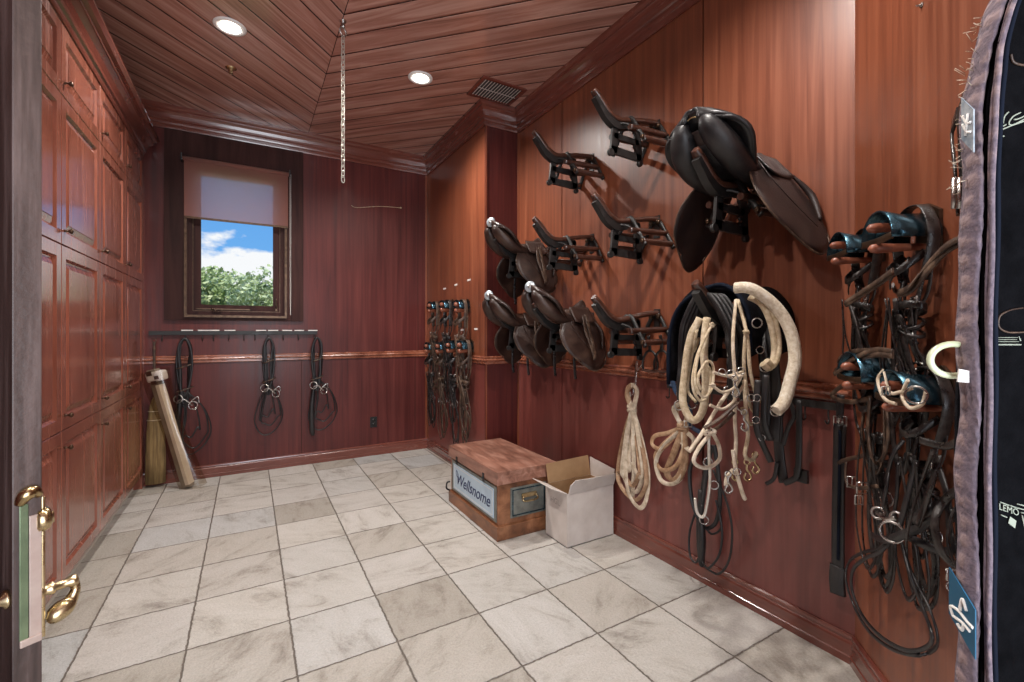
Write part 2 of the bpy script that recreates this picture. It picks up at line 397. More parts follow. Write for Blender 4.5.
# ceiling: boards laid in a chevron meeting on the room's centre line
XR = .535
def ceil_mat():
    m = mat('ceiling_boards', (.2, .06, .04), .2, coat=.6); N, L, b = nodes(m)
    t = N.new('ShaderNodeTexCoord'); g = t.outputs['Object']
    def mth(op, a, c=None):
        n = N.new('ShaderNodeMath'); n.operation = op
        for i, q in enumerate((a, c)):
            if q is None: continue
            if isinstance(q, (int, float)): n.inputs[i].default_value = q
            else: L.new(q, n.inputs[i])
        return n.outputs[0]
    sp = N.new('ShaderNodeSeparateXYZ'); L.new(g, sp.inputs[0])
    xx = mth('SUBTRACT', sp.outputs[0], XR); ax = mth('ABSOLUTE', xx)
    c = mth('DIVIDE', mth('SUBTRACT', mth('ADD', sp.outputs[1], ax), 3.095), .262)      # board number
    al = mth('SUBTRACT', sp.outputs[1], ax)                                             # along the board
    fl = mth('FLOOR', c); fr = mth('SUBTRACT', c, fl)
    d = mth('MINIMUM', fr, mth('SUBTRACT', 1, fr))
    gv = N.new('ShaderNodeMapRange'); L.new(d, gv.inputs[0]); gv.inputs[1].default_value = .015; gv.inputs[2].default_value = .06
    gc = N.new('ShaderNodeMapRange'); L.new(d, gc.inputs[0]); gc.inputs[1].default_value = .016; gc.inputs[2].default_value = .034
    side = mth('SIGN', xx)
    cv = N.new('ShaderNodeCombineXYZ'); L.new(mth('MULTIPLY', c, 1.3), cv.inputs[0]); L.new(mth('MULTIPLY', al, .33), cv.inputs[1]); L.new(mth('ADD', mth('MULTIPLY', fl, 5.3), mth('MULTIPLY', side, 41)), cv.inputs[2])
    nz = N.new('ShaderNodeTexNoise'); nz.inputs['Scale'].default_value = 1.6; nz.inputs['Detail'].default_value = 8; nz.inputs['Distortion'].default_value = 1.2; nz.inputs['Roughness'].default_value = .62
    L.new(cv.outputs[0], nz.inputs[0])
    r = N.new('ShaderNodeValToRGB'); e = r.color_ramp.elements
    e[0].position = .3; e[0].color = (.26, .115, .084, 1); e[1].position = .72; e[1].color = (.64, .40, .32, 1)
    q = e.new(.48); q.color = (.44, .22, .165, 1)
    L.new(nz.outputs[0], r.inputs[0])
    mi = mth('GREATER_THAN', ax, .0022)
    both = mth('MULTIPLY', gc.outputs[0], mi)
    m3 = N.new('ShaderNodeMix'); m3.data_type = 'RGBA'; L.new(both, m3.inputs[0]); m3.inputs[6].default_value = (.02, .007, .005, 1); L.new(r.outputs[0], m3.inputs[7])
    L.new(m3.outputs[2], b.inputs['Base Color'])
    bp = N.new('ShaderNodeBump'); bp.inputs['Strength'].default_value = .9; bp.inputs['Distance'].default_value = .006
    L.new(mth('ADD', mth('MULTIPLY', gv.outputs[0], mi), mth('MULTIPLY', nz.outputs[0], .12)), bp.inputs['Height']); L.new(bp.outputs[0], b.inputs['Normal'])
ceil_mat()
def emis(name, col, s):
    m = bpy.data.materials.new(name); m.use_nodes = True; N = m.node_tree.nodes; b = N['Principled BSDF']
    b.inputs['Base Color'].default_value = (0, 0, 0, 1); b.inputs['Emission Color'].default_value = (*col, 1); b.inputs['Emission Strength'].default_value = s; MT[name] = m
emis('lamp_glow', (1, .93, .82), 9)
def glass(name, col, alpha, rough=.02):
    m = bpy.data.materials.new(name); m.use_nodes = True; N, L = m.node_tree.nodes, m.node_tree.links
    N.clear(); o = N.new('ShaderNodeOutputMaterial'); tr = N.new('ShaderNodeBsdfTransparent'); tr.inputs[0].default_value = (*col, 1)
    gl = N.new('ShaderNodeBsdfGlossy'); gl.inputs['Roughness'].default_value = rough; gl.inputs[0].default_value = (.9, .9, .9, 1)
    mi = N.new('ShaderNodeMixShader'); mi.inputs[0].default_value = alpha
    L.new(tr.outputs[0], mi.inputs[1]); L.new(gl.outputs[0], mi.inputs[2]); L.new(mi.outputs[0], o.inputs[0]); MT[name] = m
glass('window_glass', (.97, .98, .98), .0015)
glass('plastic_film', (.84, .80, .74), .07, .2)
def fabric_screen():
    m = bpy.data.materials.new('blind_fabric'); m.use_nodes = True; N, L = m.node_tree.nodes, m.node_tree.links; N.clear()
    o = N.new('ShaderNodeOutputMaterial'); d = N.new('ShaderNodeBsdfDiffuse'); d.inputs[0].default_value = (.50, .23, .19, 1)
    tl = N.new('ShaderNodeBsdfTranslucent'); tl.inputs[0].default_value = (.98, .92, .90, 1)
    tr = N.new('ShaderNodeBsdfTransparent'); tr.inputs[0].default_value = (.9, .85, .83, 1)
    a = N.new('ShaderNodeMixShader'); a.inputs[0].default_value = .52; L.new(d.outputs[0], a.inputs[1]); L.new(tl.outputs[0], a.inputs[2])
    c = N.new('ShaderNodeMixShader'); c.inputs[0].default_value = .46; L.new(a.outputs[0], c.inputs[1]); L.new(tr.outputs[0], c.inputs[2])
    L.new(c.outputs[0], o.inputs[0]); MT['blind_fabric'] = m
fabric_screen()
noisy('leaves', [(.20, .27, .08), (.42, .50, .20), (.72, .76, .46)], (3, 3, 3), .6)
noisy('grass', [(.10, .16, .05), (.22, .28, .10)], (2, 2, 2), .9)
noisy('bark', [(.05, .035, .025), (.12, .09, .06)], (8, 8, 2), .9)
noisy('outside_render', [(.55, .52, .46), (.62, .59, .52)], (2, 2, 2), .9)

# ============================================================ ROOM SHELL
g = G(); g.box(XL - .1, XM + .9, -1.6, YB + .1, -.1, 0); struct('floor', g, MT['floor_stone'])
g = G(); g.box(XL - .1, XM + .9, -1.6, YB + .1, H, H + .12); struct('ceiling', g, MT['ceiling_boards'])

# window opening on the back wall
def kx(px): return K(px, 250).x
WX0, WX1 = kx(188.5), kx(283.5)
WZ1 = K(188.5, 162).z; WZ0 = K(188.5, 314).z
g = G()
def slab(x0, x1, z0, z1): g.box(x0, x1, YB, YB + .14, z0, z1)
slab(XL - .1, WX0, 0, H); slab(WX1, XM + .1, 0, H); slab(WX0, WX1, 0, WZ0); slab(WX0, WX1, WZ1, H)
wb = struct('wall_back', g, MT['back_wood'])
# wall panels: boards with narrow joints between them (right wall)
YJ = [M(703, 200).y, M(562, 200).y]
def main_panels(z0, z1, name, m):
    g = G(); ys = [CY - .01] + YJ + [YS]
    for a, b_ in zip(ys[:-1], ys[1:]):
        g.box(XM, XM + .016, a + (.005 if a != ys[0] else 0), b_ - (.005 if b_ != ys[-1] else 0), z0, z1)
    return g
g = G(); g.box(XM + .010, XM + .12, CY - .01, YB, 0, H); struct('wall_right', g, MT['dark_wood'])
struct('wall_right_panels_upper', main_panels(1.13, H, '', None), MT['wall_wood'])
struct('wall_right_panels_lower', main_panels(0, 1.13, '', None), MT['wainscot_sheen_wood'])
g = G(); g.box(XA, XA + .3, YS + .012, YB, 1.13, H); struct('wall_right_far', g, MT['wall_wood'])
g = G(); g.box(XA + .001, XA + .3, YS + .012, YB, 0, 1.13); struct('wall_right_far_wainscot', g, MT['wainscot_sheen_wood'])
g = G(); g.box(XA, XM, YS, YS + .012, 0, H); struct('wall_right_return', g, MT['back_wood'])  # this face turns from the light; its shade is put into the wood colour
# angled wall
def angled(g, s0, s1, z0, z1, t0=0, t1=.1):
    a = V((XM, CY, 0)) + TB * s0; b_ = V((XM, CY, 0)) + TB * s1
    v = [a - NB * t0, b_ - NB * t0, b_ - NB * t1, a - NB * t1]
    g.prism([(p.x, p.y) for p in v], (0, 0, z0), (1, 0, 0), (0, 1, 0), (0, 0, 1), z1 - z0)
g = G(); angled(g, .004, 1.75, 0, H); struct('wall_angled', g, MT['wall_wood'])
g = G(); angled(g, -.004, .004, .12, 3.27, .006, .03); angled(g, .016, .022, .12, 3.27, .003, .03); struct('trim_corner_strip', g, MT['mould_wood'])
g = G(); g.box(XL - .12, XL, -1.6, YB, 0, H); struct('wall_left', g, MT['back_wood'])
# rear wall with the open doorway the photographer stands in
g = G(); g.box(XL, -.85, -1.6, -1.48, 0, H); g.box(1.15, 2.4, -1.6, -1.48, 0, H); g.box(-.85, 1.15, -1.6, -1.48, 2.9, H)
g.box(.96, 1.06, -1.6, -.32, 0, H)
struct('wall_rear', g, MT['wall_wood'])

# mouldings swept round the room with mitred corners
PATH = [V((XL, YB)), V((XA, YB)), V((XA, YS)), V((XM, YS)), V((XM, CY)), V((XM, CY)) + V((TB.x, TB.y)) * 1.7]
NAMES = ['back', 'right_far', 'right_return', 'right', 'angled']
def mitre(i, d):
    P = PATH; n = []
    for a, b_ in ((i - 1, i), (i, i + 1)):
        if 0 <= a and b_ < len(P):
            t = (P[b_] - P[a]).normalized(); n.append(V((t.y, -t.x)))
    if len(n) == 1: return P[i] + n[0] * d
    k = (n[0] + n[1]); k = k / k.length
    return P[i] + k * d / k.dot(n[0])
def sweep(prefix, prof, m, skip=()):
    for i in range(len(PATH) - 1):
        if i in skip: continue
        g = G(); n = len(prof)
        L0 = [(*mitre(i, d), z) for d, z in prof]; L1 = [(*mitre(i + 1, d), z) for d, z in prof]
        g.rings([[V(p) for p in L0], [V(p) for p in L1]], sm=False)
        struct(prefix + '_' + NAMES[i], g, m)
crown = [(0, H), (0, 3.262), (.014, 3.262), (.018, 3.275), (.018, 3.30), (.026, 3.305), (.030, 3.318), (.030, 3.335), (.040, 3.342),
         (.043, 3.36), (.052, 3.385), (.066, 3.402), (.070, 3.405), (.070, 3.418), (.080, 3.424), (.088, 3.436), (.088, H)]
sweep('trim_crown', crown, MT['mould_wood'])
base = [(0, 0), (.022, 0), (.022, .030), (.018, .034), (.018, .082), (.015, .090), (.012, .094), (.012, .100), (.016, .104), (.014, .113), (.006, .120), (0, .120)]
sweep('baseboard', base, MT['mould_wood'])
rail = [(0, 1.095), (.010, 1.097), (.016, 1.104), (.016, 1.112), (.011, 1.116), (.011, 1.122), (.022, 1.127), (.026, 1.135), (.022, 1.143), (.012, 1.147), (.012, 1.153), (.017, 1.157), (.015, 1.166), (0, 1.170)]
sweep('trim_chair_rail', rail, MT['rail_wood'] if 'rail_wood' in MT else wood('rail_wood', [(.16, .045, .025), (.30, .10, .055), (.4, .15, .085)], (6, 6, 6), .2, .6), skip=(4,))
# narrow corner beads and panel beads
g = G()
for s in (.0,): g.box(XA + .002, XA + .014, YS - .006, YS + .01, 0, 3.27)
g.box(XM - .006, XM, YS - .022, YS, 0, 3.27)
g.box(XA - .006, XA, YB - .02, YB, .12, 3.27); g.box(XA - .03, XA - .01, YB - .006, YB, .12, 3.27)
struct('trim_corner_beads', g, MT['wall_wood'])
g = G()
for px in (175.5, 301.5, 415): g.box(kx(px) - .003, kx(px) + .003, YB - .0015, YB, .12, 1.095)
for px in (418,): g.box(kx(px) - .003, kx(px) + .003, YB - .0015, YB, 1.17, 3.27)
struct('trim_panel_joints', g, MT['dark_wood'])

# ============================================================ WINDOW
win = thing('window_1', 'dark framed casement window with half lowered blind in the back wall', 'window'); win['kind'] = 'structure'
cx0, cx1 = kx(164.5), kx(303); cz0, cz1 = K(303, 321.5).z, 3.262
def frame(g, x0, x1, z0, z1, w_, y0, y1, wt=None):
    wt = w_ if wt is None else wt
    g.box(x0, x0 + w_, y0, y1, z0, z1); g.box(x1 - w_, x1, y0, y1, z0, z1)
    g.box(x0 + w_, x1 - w_, y0, y1, z0, z0 + w_); g.box(x0 + w_, x1 - w_, y0, y1, z1 - wt, z1)
g = G()
bw = WX0 - cx0
g.box(cx0, WX0, YB - .030, YB, cz0, cz1); g.box(WX1, cx1, YB - .030, YB, cz0, cz1)
g.box(WX0, WX1, YB - .030, YB, WZ1, cz1); g.box(WX0, WX1, YB - .030, YB, cz0, WZ0)
obj('window_casing', g, MT['dark_wood'], win)
g = G(); frame(g, WX0 - .03, WX1 + .03, WZ0 - .03, WZ1 + .03, .022, YB - .052, YB - .028)
obj('casing_bead', g, MT['bronze'], win)
g = G(); frame(g, WX0, WX1, WZ0, WZ1, .03, YB - .01, YB + .09); obj('window_frame', g, MT['dark_wood'], win)
g = G(); frame(g, WX0 + .032, WX1 - .032, WZ0 + .032, WZ1 - .032, .062, YB + .02, YB + .07)
sash = obj('sash', g, MT['dark_wood'], win)
g = G(); frame(g, WX0 + .030, WX1 - .030, WZ0 + .030, WZ1 - .030, .006, YB + .005, YB + .02); obj('sash_bead', g, MT['bronze'], sash)
g = G(); g.box(WX0 + .09, WX1 - .09, YB + .042, YB + .048, WZ0 + .09, WZ1 - .09); obj('pane', g, MT['window_glass'], sash)
g = G(); g.box(WX1 - .075, WX1 - .055, YB + .008, YB + .02, S + .20, S + .27, bev=.003); g.tube([(WX1 - .065, YB + .008, S + .24), (WX1 - .067, YB - .012, S + .24), (WX1 - .067, YB - .014, S + .33)], .007, 8)
obj('window_latch', g, MT['bronze'], sash)
g = G(); z_ = WZ0 + .052
g.box(WX0 + .06, WX0 + .50, YB + .004, YB + .016, z_ - .006, z_ + .006); g.lathe([(.012, 0), (.012, .02), (.005, .024)], (WX0 + .19, YB + .004, z_), (0, -1, 0), 12)
g.tube([(WX0 + .19, YB - .02, z_), (WX0 + .20, YB - .026, z_ - .02), (WX0 + .26, YB - .026, z_ - .022)], .005, 6)
obj('crank_arm', g, MT['bronze'], sash)
# roller blind
bl = thing('roller_blind', 'pinkish brown see-through roller blind drawn down over the upper window', 'blind')
bx0, bx1 = onY(184, 160, YB - .055).x, onY(288, 170, YB - .055).x
bz1 = onY(184, 158, YB - .055).z; bz0 = onY(184, 216.5, YB - .055).z
g = G(); g.box(bx0, bx1, YB - .0585, YB - .057, bz0, bz1); obj('fabric', g, MT['blind_fabric'], bl)
g = G(); g.tube([(bx0 - .01, YB - .055, bz1), (bx1 + .01, YB - .055, bz1)], .02, 14, n=1); obj('roller', g, MT['blind_fabric'], bl)
g = G(); g.box(bx0, bx1, YB - .063, YB - .053, bz0 - .012, bz0 + .008, bev=.002); obj('bottom_bar', g, MT['bronze'], bl)
for x in (bx0 - .022, bx1 + .010):
    g = G(); g.box(x, x + .012, YB - .085, YB - .030, bz1 - .03, bz1 + .04); obj('bracket', g, MT['black_iron'], bl)
g = G(); g.tube([(bx1 + .016, YB - .07, bz1), (bx1 + .018, YB - .07, bz0 - .6), (bx1 + .022, YB - .07, bz0 - .9), (bx1 + .026, YB - .06, bz0 - .6), (bx1 + .026, YB - .06, bz1)], .0018, 5); obj('cord', g, MT['tag_white'], bl)

# ============================================================ CEILING FITTINGS
def lamp(i, x, y, label):
    t = thing('recessed_downlight', label, 'ceiling light', (x, y, H), 'recessed ceiling lights')
    g = G(); R = .098
    g.lathe([(R, 0), (R, -.006), (R - .01, -.010), (R - .028, -.008), (R - .030, .004), (R - .036, .006)][::1], (x, y, H), (0, 0, 1), 32)
    obj('trim_ring', g, MT['white_paint'], t)
    g = G(); g.lathe([(.001, -.0112), (.060, -.0112), (.064, -.009), (.064, -.006)], (x, y, H), (0, 0, 1), 28); obj('lens', g, MT['lamp_glow'], t)
    lo = light('downlight_beam', 'SPOT', (0, 0, -.03), (0, 0, 0), LAMP_W, (1, .945, .89), spot_size=math.radians(150), spot_blend=.7, shadow_soft_size=.045)
    lo.parent = t
lamp(0, *LAMPS[0], 'round recessed ceiling light above the cabinets, left of the hanging chain')
lamp(1, *LAMPS[1], 'round recessed ceiling light shining beside the air vent, right of the chain')
lamp(2, *LAMPS[2], 'round recessed ceiling light nearest the entrance on the cabinet side')
lamp(3, *LAMPS[3], 'round recessed ceiling light nearest the entrance on the saddle side')
p = onZ(231, 68, H)
t = thing('sprinkler_head', 'small brass fire sprinkler on the ceiling behind the left downlight', 'sprinkler', p)
g = G(); g.lathe([(.038, 0), (.038, -.004), (.022, -.012), (.012, -.013), (.010, -.03), (.001, -.031)], p, (0, 0, 1), 20); obj('escutcheon', g, MT['brass'], t)
g = G(); g.lathe([(.001, -.045), (.016, -.045), (.016, -.043), (.001, -.042)], p, (0, 0, 1), 14)
for s_ in (-1, 1): g.tube([p + V((s_ * .008, 0, -.02)), p + V((s_ * .011, 0, -.033)), p + V((0, 0, -.044))], .002, 6)
obj('deflector', g, MT['brass'], t)
vx0, vx1, vy0, vy1 = 1.66, 2.02, 3.29, 3.555
t = thing('air_vent', 'rectangular slatted air vent in the ceiling near the right crown moulding', 'vent', ((vx0 + vx1) / 2, (vy0 + vy1) / 2, H))
g = G()
g.box(vx0 - .03, vx1 + .03, vy0 - .03, vy0, H - .012, H); g.box(vx0 - .03, vx1 + .03, vy1, vy1 + .03, H - .012, H)
g.box(vx0 - .03, vx0, vy0, vy1, H - .012, H); g.box(vx1, vx1 + .03, vy0, vy1, H - .012, H)
obj('frame', g, MT['mould_wood'], t)
g = G(); g.box(vx0, vx1, vy0, vy1, H - .003, H - .001); obj('duct', g, MT['black_iron'], t)
g = G(); n = 13
for i in range(n):
    x = vx0 + (i + .5) * (vx1 - vx0) / n
    mt = Matrix.Translation((x, 0, H - .008)) @ Matrix.Rotation(math.radians(-20), 4, 'Y')
    g.box(-.0045, .0045, vy0, vy1, -.0008, .0008, mt)
g.box(vx0, vx1, (vy0 + vy1) / 2 - .003, (vy0 + vy1) / 2 + .003, H - .014, H - .012)
obj('louvre', g, MT['tag_white'], t)
# hanging chain
p0 = onZ(343, 21, H)
t = thing('hanging_chain', 'light steel chain hanging from a swivel hook in the middle of the ceiling', 'chain', p0)
g = G(); g.lathe([(.022, 0), (.022, -.004), (.012, -.006), (.009, -.024), (.014, -.028), (.014, -.045), (.006, -.05)], p0, (0, 0, 1), 16)
g.torus(p0 + V((0, 0, -.072)), .026, .0055, (.5, -.86, 0)); obj('ring_hook', g, MT['steel'], t)
z = p0.z - .098; zb = S + 148 * (p0.y * cs + p0.x * sn) / FOC; i = 0; g = G()
while z > zb + .02:
    ax = V((.5, -.86, 0)) if i % 2 else V((.86, .5, 0)); Lh = .021
    P = []
    for k in range(16):
        a = 2 * math.pi * k / 16; u = ax.cross(V((0, 0, 1)))
        P.append(V((p0.x, p0.y, z - Lh)) + u * .0115 * math.cos(a) + V((0, 0, 1)) * (.0125 * math.sin(a) + math.copysign(.011, math.sin(a)) * (1 if abs(math.sin(a)) > .2 else 0)))
    g.tube(P, .0033, 6, True, 1); z -= .0345; i += 1
obj('links', g, MT['tag_white'] if 0 else noisy('chain_metal', [(.5, .47, .40), (.75, .72, .64)], (30, 30, 30), .4, metal=.6), t)

# ============================================================ CABINETS
ROWS = [.127, .895, 1.835, 2.59, 2.955]
COLS = [2.42, 3.094, 3.774, 4.441, 5.11]
def door_panel(g, y0, y1, z0, z1, x, t=.022, bd=.075):
    """raised-and-fielded cabinet door facing +X, front face at x"""
    gp = .0018
    y0 += gp; y1 -= gp; z0 += gp; z1 -= gp
    steps = [(0, -t), (0, -.003), (.003, 0), (bd - .012, 0), (bd - .008, -.004), (bd, -.013), (bd + .005, -.014), (bd + .036, -.004), (bd + .038, -.001), (bd + .042, -.001)]
    R = []
    for ins, dx in steps:
        R.append([V((x + dx, y0 + ins, z0 + ins)), V((x + dx, y1 - ins, z0 + ins)), V((x + dx, y1 - ins, z1 - ins)), V((x + dx, y0 + ins, z1 - ins))])
    g.rings(R, sm=False)
ordn = ['nearest the open door', 'second from the open door', 'third from the open door', 'last one against the back wall']
for ci in range(4):
    y0, y1 = COLS[ci], COLS[ci + 1]
    t = thing('tall_cabinet', 'tall mahogany cabinet column with four stacked doors, ' + ordn[ci], 'cabinet', ((XL + XC) / 2, (y0 + y1) / 2, 0), 'tall cabinet columns on the left wall')
    g = G(); g.box(XL + .002, XC - .023, y0, y1, ROWS[0], 3.0); g.box(XL + .002, XC - .075, y0, y1, 0, ROWS[0])
    obj('body', g, MT['cabinet_wood'], t)
    for r in range(4):
        z0, z1 = ROWS[r], ROWS[r + 1]
        g = G(); door_panel(g, y0, y1, z0, z1, XC)
        d = obj('door', g, MT['cabinet_wood'], t)
        kz = z1 - .09 if r == 0 else z0 + .075
        g = G(); g.lathe([(.008, 0), (.005, .006), (.0045, .014), (.010, .019), (.0135, .025), (.011, .031), (.002, .034)], (XC, y0 + .045, kz), (1, 0, 0), 14)
        obj('knob', g, MT['bronze'], d)
    # loose joint shadow line is the real gap between doors
g = G(); g.box(XL + .002, XC - .006, COLS[-1], YB - .002, 0, 3.0); struct('trim_cabinet_filler', g, MT['cabinet_wood'])
prof = [(0, 2.955), (.010, 2.955), (.014, 2.965), (.014, 2.985), (.026, 2.992), (.030, 3.010), (.046, 3.040), (.072, 3.060), (.078, 3.062), (.078, 3.078), (.100, 3.086), (.118, 3.104), (.118, 3.118), (0, 3.118)]
g = G(); g.rings([[V((XC + d, COLS[0], z)) for d, z in prof], [V((XC + d, YB - .09, z)) for d, z in prof]], sm=False)
g.box(XL + .002, XC, COLS[0], YB, 3.0, 3.118)
struct('trim_cabinet_crown', g, MT['mould_wood'])
g = G(); g.box(XC - .075, XC - .068, COLS[0], YB - .03, 0, .09); struct('baseboard_left', g, MT['outside_render'])

# ============================================================ OPEN ENTRANCE DOOR
ND = V((math.sin(math.radians(60)), math.cos(math.radians(60)), 0))     # normal of the room-side face
LD = V((-ND.y, ND.x, 0))                                                # along the leaf away from the latch edge
d_ = ray(12, 600); E0 = EYE + d_ * .84; E0.z = 0
TH = .040
mt = Matrix((LD, ND, V((0, 0, 1)))).transposed().to_4x4(); mt.translation = E0
door = thing('door_1', 'dark wooden entrance door standing open at the left edge of the photo', 'door', E0); door['kind'] = 'structure'
g = G(); g.box(0, .80, 0, TH, .01, 2.75, mt, bev=.002); leaf = obj('door_leaf', g, noisy('door_edge_wood', [(.02, .012, .010), (.06, .036, .03), (.14, .095, .085)], (30, 30, 2.0), .4, .55, bump=.3, bscale=60), door)
g = G(); g.box(.13, .67, -.006, 0, .25, 2.5, mt); obj('door_face_panel', g, MT['dark_wood'], leaf)
lz = S - 274 * .84 / FOC + .0
def D(l, n, z): return mt @ V((l, n, z))
# latch plate on the edge of the leaf
zt = S + (331 - 500) * .86 / FOC; zbm = S + (331 - 644) * .86 / FOC
g = G(); g.box(-.003, .001, .009, .021, zbm + .012, zt - .006, mt, bev=.001); obj('latch_plate', g, noisy('plate_green', [(.10, .14, .08), (.20, .26, .15)], (15, 15, 15), .3, metal=.5), leaf)
g = G(); g.box(-.003, .001, .022, TH - .001, zbm + .012, zt - .03, mt, bev=.001); g.box(-.006, .001, .009, TH - .001, zbm, zbm + .014, mt, bev=.002); obj('latch_face', g, noisy('plate_beige', [(.38, .28, .24), (.52, .42, .36)], (15, 15, 15), .35, metal=.3), leaf)
g = G(); g.tube([D(.002, .010, zt - .004), D(-.006, .016, zt + .012), D(-.004, .026, zt + .016), D(.0, .036, zt + .006)], [.008, .012, .012, .007], 12); obj('plate_crest', g, MT['brass'], leaf)
g = G(); g.lathe([(.019, 0), (.024, .003), (.024, .012), (.022, .019), (.017, .022), (.003, .023)], D(.012, TH - .008, S + (331 - 524) * .86 / FOC), ND, 26)
g.tube([D(.012, TH + .015, S + (331 - 518) * .86 / FOC), D(.012, TH + .016, S + (331 - 530) * .86 / FOC)], .005, 8, n=1); obj('thumb_turn', g, MT['brass'], leaf)
g = G(); g.box(.004, .050, TH, TH + .006, zbm, zt, mt, bev=.002); obj('escutcheon', g, MT['brass'], leaf)
c = D(.012, TH - .004, lz); g = G()
g.lathe([(.013, 0), (.015, .004), (.010, .008), (.009, .013), (.012, .017), (.012, .023), (.008, .026), (.0085, .044), (.011, .047), (.012, .056), (.008, .059), (.001, .060)], c, ND, 18)
q = c + ND * .053
g.tube([q, q + V((0, 0, -.018)) + ND * .003, q + V((0, 0, -.036)) + ND * -.004, q + V((0, 0, -.046)) + ND * -.016 - LD * .004, q + V((0, 0, -.054)) + ND * -.034 - LD * .008, q + V((0, 0, -.056)) + ND * -.042 - LD * .008], [.008, .008, .012, .018, .015, .004], 14)
obj('lever_handle', g, MT['brass'], leaf)
c = D(.020, 0, lz + .006); g = G()
g.lathe([(.017, 0), (.017, .006), (.010, .010), (.010, .038)], c, -ND, 16)
g.tube([c - ND * .036, c - ND * .042 + LD * .02, c - ND * .044 + LD * .06, c - ND * .040 + LD * .10], [.010, .012, .012, .008], 10); obj('outer_lever', g, MT['brass'], leaf)
# door frame and wall stub on the hinge side
hp = E0 + LD * .80
g = G(); g.box(XL, XC - .0, 1.72, 2.40, 0, H); struct('wall_left_pier', g, MT['dark_wood'])

# ============================================================ OUTDOORS
g = G(); g.box(-14, 14, YB + .3, 30, -.4, -.3); struct('ground_outside', g, MT['grass'])
def bush(x, y, h, r, label, n=2600):
    t = thing('garden_tree', label, 'tree', (x, y, -.3), 'green trees outside the window')
    g = G(); g.tube([(x, y, -.3), (x + .08, y, h * .35), (x - .05, y, h * .7)], [.10, .08, .04], 8); obj('trunk', g, MT['bark'], t)
    g = G(); cl = [(x + random.uniform(-r, r), y + random.uniform(-r, r), h * random.uniform(.45, .88), random.uniform(.35, .6) * r) for _ in range(22)]
    for _ in range(n):
        cx, cy, cz, cr = random.choice(cl); d = V((random.gauss(0, 1), random.gauss(0, 1), random.gauss(0, 1))).normalized() * cr * random.uniform(.6, 1.15)
        c = V((cx, cy, cz)) + d; u = V((random.gauss(0, 1), random.gauss(0, 1), random.gauss(0, 1))).normalized(); v = u.orthogonal().normalized(); s_ = random.uniform(.03, .075)
        g.quad(c - u * s_, c - v * s_ * .6, c + u * s_, c + v * s_ * .6)
    obj('foliage', g, MT['leaves'], t)
for i, px in enumerate((196, 240, 282)):
    p = onY(px, 300, 12 + (i % 2) * 1.6)
    bush(p.x, p.y, [2.85, 2.6, 2.8][i], .78, ['bushy light green tree outside the window, on its left side', 'bushy light green tree seen through the middle of the window', 'bushy light green tree outside the window, on its right side'][i], 7000)

